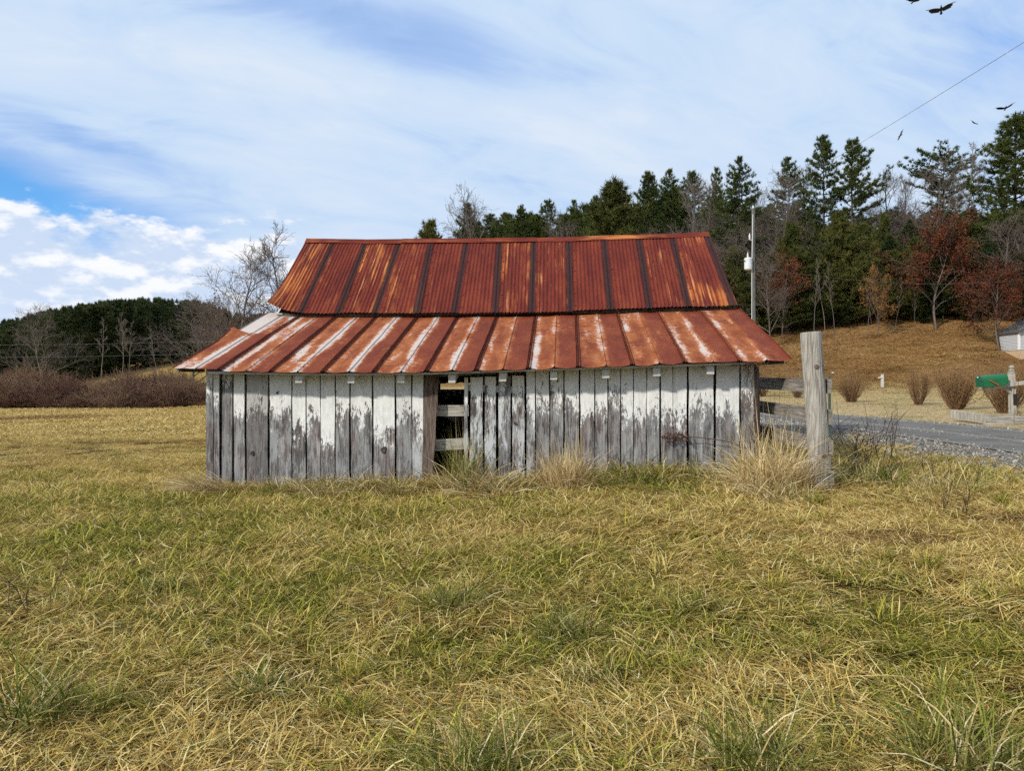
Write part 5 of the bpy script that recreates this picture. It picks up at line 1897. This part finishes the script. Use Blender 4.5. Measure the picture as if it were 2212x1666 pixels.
def log(p0, p1, r0, r1, n=22, rows=16, seed=1, rough=.004):
    r = random.Random(seed)
    vs, fs = [], []
    d = (p1 - p0).normalized()
    sx = d.cross(Vector((0, 1, 0))).normalized()
    sy = d.cross(sx)
    ph = [r.uniform(0, 6.28) for _ in range(4)]
    for j in range(rows + 1):
        t = j / rows
        c = p0.lerp(p1, t)
        rad = r0 + (r1 - r0) * t
        for k in range(n):
            a = 2 * math.pi * k / n
            q = rad * (1 + .025 * math.sin(2 * a + ph[0]) + .018 * math.sin(5 * a + ph[1] + 3 * t) + .015 * math.sin(3 * a + ph[2] + 7 * t)) + r.uniform(-rough, rough) * .4
            vs.append(c + (sx * math.cos(a) + sy * math.sin(a)) * q)
    for j in range(rows):
        for k in range(n):
            fs.append((j * n + k, j * n + (k + 1) % n, (j + 1) * n + (k + 1) % n, (j + 1) * n + k))
    # slightly worn saw-cut top
    top = len(vs)
    for k in range(n):
        vs.append(p1 + (vs[rows * n + k] - p1) * .93 + d * .012)
    for k in range(n):
        fs.append((rows * n + k, rows * n + (k + 1) % n, top + (k + 1) % n, top + k))
    fs.append(tuple(range(top, top + n)))
    return vs, fs


def mat_post():
    m, nt = material('bleached_round_post')
    o = nt.n('ShaderNodeTexCoord').outputs['Object']
    dis = nt.noise(nt.scalev(o, (1.2, 1.2, .9)), 2.2, 2)
    w = nt.n('ShaderNodeTexWave', {'Vector': nt.scalev(o, (1, 1, .22)), 'Scale': 9.0, 'Distortion': 14.0, 'Detail': 3.0, 'Detail Scale': .7}, wave_type='BANDS', bands_direction='X').outputs[1]
    col, f = wood_color(nt, o, 'z', dark=(0.15, 0.13, 0.11), mid=(0.34, 0.32, 0.28), light=(0.48, 0.465, 0.42))
    col = nt.mix(nt.math('MULTIPLY', nt.sstep(w, .72, .98), .45), col, (0.14, 0.105, 0.075))
    sp = nt.noise(nt.scalev(o, (1, 1, .5)), 14, 4)
    col = nt.mix(nt.math('MULTIPLY', nt.sstep(sp, .62, .75), .6), col, (0.10, 0.08, 0.065))
    finish(nt, col, .85, nt.math('ADD', f, nt.math('MULTIPLY', w, -.3)), .6, .012)
    return m


MAT['postround'] = mat_post()
obj('shaft', *log(pb, pt_, .112, .106, seed=4), MAT['postround'], postobj, smooth=True)
for (u, v, r) in [(1757 - 2, 793, .026), (1771, 984, .026), (1757, 988, .018)]:
    t = (v - 720) / (1058 - 720)
    ax_ = pt_.lerp(pb, t)
    c = P(u, v, FY)
    dxx = max(-.09, min(.09, c.x - ax_.x))
    yy_ = ax_.y - math.sqrt(max(.0, .107 ** 2 - dxx ** 2)) - .002
    cc = Vector((ax_.x + dxx, yy_, c.z))
    nn = Vector((dxx, yy_ - ax_.y, 0)).normalized()
    obj('knot', *lathe(cc, [(r, -.006), (r * .95, .003), (r * .7, .005), (r * .6, .001), (r * .2, .003), (.001, .003)], 14, nn), MAT['darkwood'], postobj)
RX0, RX1 = 3.375, 3.43
for i, (z0, z1) in enumerate([(1.495, 1.545), (1.165, 1.225), (.845, .88), (.52, .56), (.30, .32)]):
    p0 = Vector((RX0 + .012, FY - .06 - .02 * i, z0 - .004))
    p1 = Vector((RX1 + .06, 12.6, z1 + .03))
    v, f = beam(p0, p1, .038, .155)
    obj('rail', v, f, MAT['rail'], fence, loc=p0)
obj('post', *log(Vector((3.55, 12.4, .3)), Vector((3.55, 12.4, 1.75)), .085, .08, 12, 6, 9), MAT['post'], fence)
# steel stake behind the rails' ends
stk = P(1792, 812, 8.4)
sz = H(stk.x, stk.y)
st_ = empty('fence_stake', (stk.x, stk.y, sz))
tag(st_, 'thin pale green steel stake close behind the tall fence post', 'stake')
obj('shaft', *join([beam((stk.x, stk.y, sz - .1), (stk.x, stk.y, stk.z), .030, .006, (0, 1, 0)), beam((stk.x, stk.y + .014, sz - .1), (stk.x, stk.y + .014, stk.z), .006, .024, (0, 1, 0))]), mat_plain('stake_paint', (.20, .27, .18), .6, .3, .3, 20), st_)
# wire netting strung along the rails' far side
NETX = 3.47
wm = empty('wire_netting', (NETX, 8.2, H(NETX, 8.2)))
tag(wm, 'thin rusty wire netting strung along the rail fence', 'wire netting')
parts = []
for z in np.arange(.55, 1.75, .17):
    parts.append(tube([(NETX, 8.05, z), (NETX + .02, 10.2, z + .01), (NETX + .05, 12.3, z + .03)], [.0016] * 3, 4))
obj('line_wires', *join(parts), MAT['wire'], wm)['kind'] = 'stuff'
parts = []
for y in np.arange(8.1, 12.3, .17):
    parts.append(tube([(NETX, y, .40), (NETX + .01, y, 1.72)], [.0016] * 2, 4))
obj('stay_wires', *join(parts), MAT['wire'], wm)['kind'] = 'stuff'

# ------------------------------------------------------------------ utility pole, transformer, wires
PY = 40.0
pp = P(1629, 833, PY)
pz = H(pp.x, pp.y)
ptop = P(1628, 452, PY).z
pole = empty('utility_pole', (pp.x, PY, pz))
tag(pole, 'grey wooden utility pole behind the barn\'s right eave', 'utility pole')
obj('shaft', *log(Vector((pp.x, PY, pz - .3)), Vector((pp.x - .05, PY, ptop)), .125, .085, 14, 10, 12), MAT['pole'], pole, smooth=True)
obj('insulator', *lathe((pp.x - .05, PY, ptop), [(.02, 0), (.02, .06), (.06, .07), (.045, .11), (.06, .13), (.03, .18), (.005, .2)], 10), MAT['white'], pole)
obj('arrester', *lathe((pp.x - .26, PY - .05, P(1618, 512, PY).z - .15), [(.03, 0), (.055, .02), (.03, .06), (.055, .1), (.03, .14), (.055, .18), (.03, .24), (.02, .34)], 10), MAT['white'], pole)
obj('arrester_bracket', *beam((pp.x - .26, PY - .05, P(1618, 512, PY).z - .16), (pp.x, PY, P(1618, 512, PY).z - .16), .03, .04), MAT['steel'], pole)
obj('wire_guard', *tube([(pp.x - .10, PY - .1, ptop - .3), (pp.x - .15, PY - .10, P(0, 570, PY).z), (pp.x - .16, PY - .12, 3.0)], [.02] * 3, 6), MAT['steel'], pole)
tc_ = P(1614.5, 570, PY)
trans = empty('transformer', (tc_.x, PY - .12, tc_.z - .32))
tag(trans, 'pale grey drum transformer hung on the utility pole', 'transformer')
obj('tank', *lathe((tc_.x, PY - .12, tc_.z - .32), [(.14, -.02), (.19, 0), (.20, .04), (.205, .52), (.215, .53), (.215, .57), (.17, .62), (.05, .65)], 18), MAT['steel'], trans, smooth=False)
obj('bushing', *lathe((tc_.x - .02, PY - .12, tc_.z + .31), [(.045, 0), (.03, .04), (.05, .08), (.03, .12), (.045, .16), (.015, .24), (.01, .32)], 10), MAT['white'], trans)
obj('hanger', *join([beam((tc_.x + .15, PY - .1, tc_.z + .12), (pp.x - .05, PY, tc_.z + .12), .06, .05), beam((tc_.x + .15, PY - .1, tc_.z - .18), (pp.x - .05, PY, tc_.z - .18), .06, .05)]), MAT['steel'], trans)
for k in (-1, 1):
    obj('terminal', *lathe((tc_.x - .20, PY - .22 + .06 * k, tc_.z + .12), [(.02, 0), (.03, .02), (.015, .05)], 8, (-1, -.4, 0)), MAT['dark'], trans)


def sagwire(name, a, b, sag, r, label, n=24, group=None):
    a, b = Vector(a), Vector(b)
    pts = []
    for k in range(n + 1):
        t = k / n
        p = a.lerp(b, t)
        p.z -= sag * 4 * t * (1 - t)
        pts.append(p)
    o = obj(name, *tube(pts, [r] * len(pts), 5), MAT['wire'], None, loc=a)
    tag(o, label, 'wire', group)
    return o


e = P(2212, 80, 14.0)
a_ = Vector((pp.x - .05, PY, ptop + .18))
b_ = a_ + (e - a_) * 1.35
sagwire('power_line', a_, b_, .12, .0065, 'single overhead wire climbing from the utility pole to the upper right')
sagwire('service_line', (pp.x, PY, P(0, 577, PY).z), P(2300, 590, 60), .9, .004, 'faint wire sagging from the pole to the right before the wood')
sagwire('service_line', (pp.x - .1, PY, P(0, 690, PY).z + .3), P(-250, 744, 66), .6, .004, 'upper of two far wires crossing the dark wood on the left')
sagwire('service_line', (pp.x - .1, PY, P(0, 715, PY).z + .3), P(-250, 771, 66), .6, .004, 'lower of two far wires crossing the dark wood on the left')

# ------------------------------------------------------------------ mailbox on its post, planter timbers
MY = 17.5
u1z = lambda x: 1952 + x * .1735
v1z = lambda y: 665 + y * .1735
def mp(x, y, dy=0.0): return P(u1z(x), v1z(y), MY + dy)


mpost_b = mp(1362, 1330)
gzm = H(mpost_b.x, MY)
mpo = empty('mailbox_post', (mpost_b.x, MY, gzm))
tag(mpo, 'wooden mailbox post with cross arm and turned finial at right edge', 'post')
pt0, pt1 = Vector((mpost_b.x, MY, gzm - .05)), mp(1340, 815)
obj('shaft', *beam(pt0, pt1, .115, .115, (0, 1, 0)), MAT['post'], mpo)
obj('finial', *lathe(pt1, [(.05, -.01), (.075, 0), (.075, .03), (.045, .045), (.07, .06), (.07, .08), (.035, .10), (.06, .125), (.062, .155), (.04, .18), (.005, .19)], 12), MAT['post'], mpo)
ar0, ar1 = mp(1000, 1003, -.08), mp(1700, 905, -.08)
obj('cross_arm', *beam(ar0, ar1, .10, .085), MAT['post'], mpo)
obj('brace', *beam(mp(1250, 990, -.02), mp(1345, 1075, -.02), .06, .05), MAT['post'], mpo)
pl0 = mp(1368, 1142)
obj('number_plate', *box8([Vector((pl0.x + dx_, MY - .075 + dy_, pl0.z - .13)) for dx_, dy_ in ((-.045, 0), (.045, 0), (.045, .012), (-.045, .012))], [Vector((pl0.x + dx_ - .01, MY - .075 + dy_, pl0.z + .13)) for dx_, dy_ in ((-.045, 0), (.045, 0), (.045, .012), (-.045, .012))]), MAT['dark'], mpo)
mb0, mb1 = mp(985, 990, -.22) + Vector((0, .12, 0)), mp(1308, 958, -.22) + Vector((0, .12, 0))
axm = (mb1 - mb0).normalized()
upm = Vector((0, 1, 0)).cross(axm) * -1
if upm.z < 0: upm = -upm
mbo = empty('mailbox', mb0)
tag(mbo, 'dark green domed mailbox with a red flag, tilted on its arm', 'mailbox')


def dome(p0, p1, w, h, inset=0.0):
    prof = []
    n = 12
    hw = w / 2 - inset
    prof.append((-hw, inset * .5)); prof.append((-hw, h - w / 2))
    for k in range(1, n):
        a = math.pi - math.pi * k / n
        prof.append((hw * math.cos(a), h - w / 2 + (w / 2 - inset) * math.sin(a)))
    prof.append((hw, h - w / 2)); prof.append((hw, inset * .5))
    vs = []
    for p in (p0, p1):
        for y, z in prof:
            vs.append(p + Vector((0, 1, 0)) * y + upm * z)
    m = len(prof)
    fs = [(k, (k + 1) % m, m + (k + 1) % m, m + k) for k in range(m)]
    fs += [tuple(range(m))[::-1], tuple(range(m, 2 * m))]
    return vs, fs


mw, mh = .23, .265
obj('body', *dome(mb0 + axm * .02, mb1, mw, mh), MAT['green'], mbo)
obj('door', *dome(mb0 - axm * .012, mb0 + axm * .03, mw + .016, mh + .008), mat_plain('dark_green_enamel', (0.008, 0.10, 0.045), .4, .5, .2, 9), mbo)
obj('latch', *beam(mb0 - axm * .03 + upm * (mh - .03), mb0 + upm * (mh - .03), .03, .03), MAT['steel'], mbo)
obj('rim', *dome(mb1 - axm * .01, mb1 + axm * .006, mw + .01, mh + .004), MAT['green'], mbo)
fl0, fl1 = mp(1070, 905, -.235), mp(1160, 952, -.235)
fd = (fl1 - fl0).normalized()
flag = obj('flag', *join([beam(fl0, fl1 - fd * .05, .012, .028, (0, 1, 0)), beam(fl1 - fd * .07 - upm * .012, fl1 + fd * .02 - upm * .012, .012, .085, (0, 1, 0))]), MAT['red'], mbo)
pg = H(mp(1175, 1450).x, MY)
pla = empty('planter', (mp(1175, 1450).x, MY, pg))
tag(pla, 'low raised bed of grey timbers round the mailbox post', 'planter')
for (xa, xb, ya, yb) in [(1000, 1350, 1330, 1450), (1362, 1760, 1342, 1440)]:
    a, b = mp(xa, (ya + yb) / 2 + 4, -.25), mp(xb, (ya + yb) / 2 + 10, -.25)
    obj('timber', *beam(a, b, .12, (yb - ya) * .1735 / F * MY), MAT['wood_x'], pla)
a = mp(1010, 1388, -.2)
obj('timber', *beam(a, a + Vector((.25, 1.7, .06)), .12, .2), MAT['post'], pla)
o = bpy.data.objects.new('dry_grass_clump', blade_mesh('bed_grass', [blades(270, 120, .22, (.2, .5), (5, 45), (10, 60), .007, .2), blades(271, 40, .3, (.15, .3), (10, 60), (10, 60), .008, .6)], MAT['clump']))
COL.objects.link(o); c_ = mp(1470, 1330, .1); o.location = (c_.x, c_.y, c_.z - .05)
tag(o, 'straw coloured grass clump growing in the timber planter', 'grass clump', 'grass clumps standing out of the pasture')

# ------------------------------------------------------------------ small white house at the right edge
hx, hy = (2201 - CX) / F * 55, 55.0
hz0, hz1, hz2 = P(0, 790, 55).z, P(0, 756, 55).z, P(0, 716, 55).z
house = empty('house', (hx, hy, hz0))
tag(house, 'small white clapboard house on a buff foundation at the right edge', 'house')
HW, HD = 6.0, 2.3
obj('foundation', *box8([Vector((hx + .03, hy + .03, hz0 - 1)), Vector((hx + HW - .03, hy + .03, hz0 - 1)), Vector((hx + HW - .03, hy + HD, hz0 - 1)), Vector((hx + .03, hy + HD, hz0 - 1))],
                        [Vector((hx + .03, hy + .03, hz1)), Vector((hx + HW - .03, hy + .03, hz1)), Vector((hx + HW - .03, hy + HD, hz1)), Vector((hx + .03, hy + HD, hz1))]), MAT['stucco'], house)
pk = hz2 + 1.7
wv = [(hx + .04, hy + .04, hz1), (hx + HW - .04, hy + .04, hz1), (hx + HW - .04, hy + HD - .04, hz1), (hx + .04, hy + HD - .04, hz1), (hx + .04, hy + .04, hz2), (hx + HW - .04, hy + .04, hz2), (hx + HW - .04, hy + HD - .04, hz2), (hx + .04, hy + HD - .04, hz2), (hx + HW / 2, hy + .04, pk), (hx + HW / 2, hy + HD - .04, pk)]
wallh = obj('wall', wv, [(0, 1, 5, 8, 4), (2, 3, 7, 9, 6), (0, 4, 7, 3), (1, 2, 6, 5), (3, 2, 1, 0)], MAT['housewhite'], house)
nb = int((hz2 - hz1) / .11)
for k in range(nb + 14):
    z = hz1 + k * .11
    if k < nb:
        obj('clapboard', *box8([Vector(q) for q in ((hx - .012, hy, z), (hx + .04, hy, z), (hx + .04, hy + HD, z), (hx - .012, hy + HD, z))], [Vector(q) for q in ((hx + .016, hy, z + .115), (hx + .04, hy, z + .115), (hx + .04, hy + HD, z + .115), (hx + .016, hy + HD, z + .115))]), MAT['housewhite'], wallh)
    t = max(0, (z - hz2) / (pk - hz2)) * HW / 2
    if t < HW / 2 - .15:
        x0, x1 = hx + t, hx + HW - t
        obj('clapboard', *box8([Vector(q) for q in ((x0, hy - .012, z), (x1, hy - .012, z), (x1, hy + .04, z), (x0, hy + .04, z))], [Vector(q) for q in ((x0, hy + .016, z + .115), (x1, hy + .016, z + .115), (x1, hy + .04, z + .115), (x0, hy + .04, z + .115))]), MAT['housewhite'], wallh)
obj('corner_board', *box8([Vector(q) for q in ((hx - .03, hy - .03, hz1), (hx + .1, hy - .03, hz1), (hx + .1, hy + .1, hz1), (hx - .03, hy + .1, hz1))], [Vector(q) for q in ((hx - .03, hy - .03, hz2), (hx + .1, hy - .03, hz2), (hx + .1, hy + .1, hz2), (hx - .03, hy + .1, hz2))]), MAT['white'], house)
for sgn in (0, 1):
    ex, px_ = (hx - .16, hx + HW / 2) if sgn == 0 else (hx + HW + .28, hx + HW / 2)
    ez = hz2 - .12
    pz_ = pk + .04
    obj('roof_slope', *box8([Vector(q) for q in ((ex, hy - .3, ez), (px_, hy - .3, pz_), (px_, hy + HD + .1, pz_), (ex, hy + HD + .1, ez))], [Vector(q) for q in ((ex, hy - .3, ez + .09), (px_, hy - .3, pz_ + .09), (px_, hy + HD + .1, pz_ + .09), (ex, hy + HD + .1, ez + .09))]), MAT['shingle'], house)
# far garden fence post with its insulator arm
fpz = hit(1906, 838, 30, 70)
gp = empty('garden_post', fpz)
tag(gp, 'small white wooden post at the back of the lawn', 'post')
ft = CZ - (809 - CY) / F * fpz.y
obj('shaft', *beam((fpz.x, fpz.y, fpz.z - .1), (fpz.x, fpz.y, ft), .13, .13, (0, 1, 0)), MAT['offwhite'], gp)
obj('arm', *beam((fpz.x - .3, fpz.y - .07, ft - .22), (fpz.x, fpz.y - .07, ft - .15), .05, .05), MAT['white'], gp)
for (u, v, s, lab) in [(2468 * .7229, 846, .11, 'small white stone on the slope right of the fence post'), (2486 * .7229 + 2, 806, .14, 'white stone on the leafy slope just right of the fence post top'), (2709 * .7229, 796 - 18, .20, 'dark stump like rock in the middle of the leafy slope')]:
    q = hit(u, v, 30, 70)
    sm = stone_mesh(int(u)).copy()
    sm.materials[0] = MAT['white'] if 'white' in lab else MAT['darkwood']
    o = link_mesh('rock', sm, None, q); o.scale = (s, s, s * .8)
    tag(o, lab, 'rock')

# ------------------------------------------------------------------ vultures
def vulture(u, v, Y, span, roll, yaw, pitch, dih, label, fold=0.0):
    """soaring bird, one continuous body; grey flight feathers and bald head are children"""
    c = P(u, v, Y)
    o = empty('vulture', c)
    tag(o, label, 'bird', 'vultures circling over the wood')
    hs = span / 2
    M = Matrix.Rotation(yaw, 4, 'Z') @ Matrix.Rotation(pitch, 4, 'X') @ Matrix.Rotation(roll, 4, 'Y')
    T = lambda p: c + (M @ Vector(p)) * (hs / .85)
    # body rings along y (head at +y)
    rings = [(-.40, .075, .012), (-.28, .085, .020), (-.18, .055, .045), (-.05, .085, .080), (.10, .090, .085), (.20, .060, .060), (.26, .035, .035), (.30, .03, .03)]
    n = 10
    vs, fs = [], []
    for (y, rx, rz) in rings:
        for k in range(n):
            a = 2 * math.pi * k / n
            vs.append(T((math.cos(a) * rx, y, math.sin(a) * rz - .01)))
    for j in range(len(rings) - 1):
        for k in range(n):
            fs.append((j * n + k, j * n + (k + 1) % n, (j + 1) * n + (k + 1) % n, (j + 1) * n + k))
    fs.append(tuple(range(n))[::-1]); fs.append(tuple(range((len(rings) - 1) * n, len(rings) * n)))
    # inner wings: lens section lofted out to the wrist and hand
    st = [(.05, .12, -.10, .035), (.25, .17, -.20, .03), (.45, .19, -.20, .022), (.62, .16, -.15, .014), (.74, .11, -.08, .008)]
    for sgn in (-1, 1):
        b0 = len(vs)
        for (x, yf, yb, th_) in st:
            fx_ = x * (1 - fold * (.25 if sgn > 0 else .1))
            z = dih * (x ** 1.25) * (1.0 if sgn > 0 else 1.0)
            for (yy_, zz_) in ((yf, 0), ((yf * .6 + yb * .4), th_), (yb, 0), ((yf * .6 + yb * .4), -th_ * .6)):
                vs.append(T((sgn * fx_, yy_ - fold * x * .25, z + zz_)))
        for j in range(len(st) - 1):
            for k in range(4):
                q = (b0 + j * 4 + k, b0 + j * 4 + (k + 1) % 4, b0 + (j + 1) * 4 + (k + 1) % 4, b0 + (j + 1) * 4 + k)
                fs.append(q if sgn > 0 else q[::-1])
        fs.append(tuple(b0 + (len(st) - 1) * 4 + k for k in range(4)))
    obj('body', vs, fs, MAT['feather'], o)
    # fingered primaries and trailing secondaries
    for sgn in (-1, 1):
        parts = []
        for k in range(6):
            x0 = .70 - .035 * k
            y0 = .09 - .035 * k
            ang = R(62 - 21 * k)
            L = .26 - .012 * k
            d = Vector((sgn * math.sin(ang + .35), math.cos(ang + .35) * .9, .10))
            p0 = Vector((sgn * x0 * (1 - fold * .2), y0 - fold * x0 * .25, dih * x0 ** 1.25))
            s = Vector((-d.y, d.x, 0)).normalized() * .017
            up_ = Vector((0, 0, .004))
            tip = p0 + d * L
            parts.append(box8([T(p0 - s - up_), T(p0 + s - up_), T(tip + s * .6 - up_), T(tip - s * .6 - up_)], [T(p0 - s + up_), T(p0 + s + up_), T(tip + s * .6 + up_), T(tip - s * .6 + up_)]))
        for k in range(7):
            x0 = .14 + .075 * k
            p0 = Vector((sgn * x0 * (1 - fold * .2), -.08 - fold * x0 * .25, dih * x0 ** 1.25))
            s = Vector((.042, 0, 0)); up_ = Vector((0, 0, .003))
            tip = p0 + Vector((sgn * .01, -.13, 0))
            parts.append(box8([T(p0 - s - up_), T(p0 + s - up_), T(tip + s * .9 - up_), T(tip - s * .9 - up_)], [T(p0 - s + up_), T(p0 + s + up_), T(tip + s * .9 + up_), T(tip - s * .9 + up_)]))
        obj('flight_feathers', *join(parts), MAT['flight'], o)
    obj('head', *join([tube([T((0, .28, 0)), T((0, .33, .005)), T((0, .37, -.005))], [.034 * hs / .85, .036 * hs / .85, .02 * hs / .85], 8), tube([T((0, .37, -.006)), T((0, .41, -.016)), T((0, .425, -.035))], [.014 * hs / .85, .010 * hs / .85, .003 * hs / .85], 6)]), mat_plain('vulture_head', (.10, .045, .04), .7, .3, .2, 9), o)
    return o


vulture(2033, 20, 54, 1.75, R(8), R(150), R(28), .30, 'largest vulture soaring at the top right, wings in a wide V')
vulture(1974, 1, 66, 1.6, R(-2), R(185), R(10), .34, 'vulture cut off by the top edge of the picture')
vulture(2172, 233, 74, 1.7, R(12), R(160), R(14), .36, 'vulture with raised wings just above the huge right edge pine')
vulture(2103, 264, 84, 1.5, R(-42), R(120), R(20), .10, 'banking vulture left of the one over the huge pine', fold=.5)
vulture(1945, 292, 84, 1.55, R(62), R(190), R(6), .05, 'thin steeply banked vulture right of the overhead wire')

# ------------------------------------------------------------------ vines, dead weeds
vseg = []
r_ = np.random.RandomState(31)
def vine_walk(u, v, u2, v2, n, dof, wob=3.0, rad=.006, fork=.4):
    p = None
    for k in range(n + 1):
        t = k / n
        q = bpt(u + (u2 - u) * t + r_.normal(0, wob), v + (v2 - v) * t + r_.normal(0, wob * .6), dof + r_.normal(0, .02))
        if p is not None:
            vseg.append((*p, *q, rad * (1.1 - .5 * t), rad * (1.0 - .5 * t)))
            if r_.rand() < fork:
                e = q + Vector((r_.normal(0, .06), r_.normal(-.02, .03), r_.normal(-.02, .06)))
                vseg.append((*q, *e, rad * .6, rad * .4))
        p = q


for k in range(7):
    vine_walk(1604 + r_.uniform(0, 32), 786 + r_.uniform(-4, 6), 1622 + r_.normal(4, 8), 830 + 120 * r_.rand(), 12, -.06, 3.0, .0030, .4)
for k in range(6):
    vine_walk(1575 + r_.uniform(0, 45), 790 + r_.uniform(-4, 3), 1660 + r_.uniform(-10, 15), 784 + r_.uniform(-3, 8), 9, -.30, 2.5, .0035, .5)
for k in range(2):
    vine_walk(1628, 860, 1634 + r_.normal(0, 3), 1000, 14, -.05, 2.5, .0042, .3)
vo = Vector((*bpt(1628, 1010, -.05).xy, H(*bpt(1628, 1010, -.05).xy)))
v, q = segs_mesh(vseg, 4)
o = obj('creeper_vine', v, q, MAT['vine'], None, loc=vo)
tag(o, 'dry brown creeper tangled down the barn\'s right front corner', 'vine')
vseg = []
pts = [(1676, 1012), (1664, 995), (1640, 985), (1610, 968), (1575, 955), (1540, 949), (1505, 945), (1475, 944)]
for a, b in zip(pts[:-1], pts[1:]):
    p, q = bpt(*a, -.10), bpt(*b, -.10)
    vseg.append((*p, *q, .006, .0055))
for k in range(60):
    c = bpt(1430 + 55 * r_.rand(), 945 + r_.normal(0, 4), -.10 + r_.normal(0, .02))
    vseg.append((*c, *(c + Vector(r_.normal(0, .035, 3).tolist())), .005, .003))
v, q = segs_mesh(vseg, 4)
stem = empty('dry_weed', bpt(1676, 1014, -.10))
tag(stem, 'long dead weed stem arching across the wall with rusty seed heads', 'weed')
obj('stem', v, q, MAT['vine'], stem)
cs = np.array([tuple(bpt(1428 + 58 * r_.rand() ** .8, 944 + r_.normal(0, 5), -.11 + r_.normal(0, .025))) for _ in range(70)] + [tuple(bpt(1452 + r_.normal(0, 4), 932 + r_.normal(0, 5), -.11)) for _ in range(16)])
v, q = leaf_quads(cs, 77, 2, .022, .012)
obj('seed_head', v, q, MAT['oakleaf'], stem)


def weed(u, v, Ht, n, seed, label, rad=.25, thin=.0035):
    r = np.random.RandomState(seed)
    p0 = hit(u, v, 4, 30)
    S = []
    for i in range(n):
        az = r.uniform(0, 6.28)
        p = np.array([r.normal(0, rad * .5), r.normal(0, rad * .5), -.02])
        d = unit(np.array([math.cos(az) * .35, math.sin(az) * .35, 1.0]))
        L = Ht * r.uniform(.6, 1.1)
        for k in range(7):
            d = unit(d + r.normal(0, .12, 3))
            q = p + d * L / 7
            S.append((*p, *q, thin * (1.5 - k * .12), thin * (1.4 - k * .12)))
            if k > 1 and r.rand() < .8:
                e = unit(d + r.normal(0, .5, 3)); f_ = q + e * r.uniform(.08, .25)
                S.append((*q, *f_, thin * .7, thin * .5))
                if r.rand() < .6:
                    S.append((*f_, *(f_ + unit(e + r.normal(0, .5, 3)) * r.uniform(.05, .14)), thin * .5, thin * .4))
            p = q
    v_, q_ = segs_mesh(np.array(S), 3)
    o = link_mesh('dead_weed', np_mesh('dead_weed', v_, None, q_, MAT['weed']), None, p0)
    tag(o, label, 'weed', 'dead weeds at the pasture edge')
    return o


weed(1850, 1030, .85, 14, 41, 'dark branching dead weed right of the tall fence post', .30)
weed(1905, 1022, .80, 12, 42, 'second dark dead weed, nearer the gravel than the first', .30)
weed(2000, 1045, .45, 8, 43, 'low dead weed stems at the gravel\'s edge', .3)
weed(60, 1330, .34, 4, 44, 'lone dead weed stalk in the grass at far left', .1, .0032)
weed(2080, 1120, .30, 5, 45, 'small dead weed in the straw grass at the right', .2)
clump2('green_tussock', 'dark leafy green growth right of the tall fence post', 'grass clump', 1868, 1040, [blades(280, 320, .36, (.22, .48), (5, 60), (25, 80), .008, .9), blades(281, 140, .40, (.3, .6), (15, 65), (20, 70), .006, .2)], y=8.3)
clump2('dry_grass_clump', 'straw grass clump at the gravel edge far right of the fence post', 'grass clump', 2010, 1060, [blades(282, 200, .40, (.2, .45), (15, 70), (20, 70), .006, .25), blades(283, 120, .38, (.2, .4), (15, 60), (20, 70), .006, .7)], y=7.9)
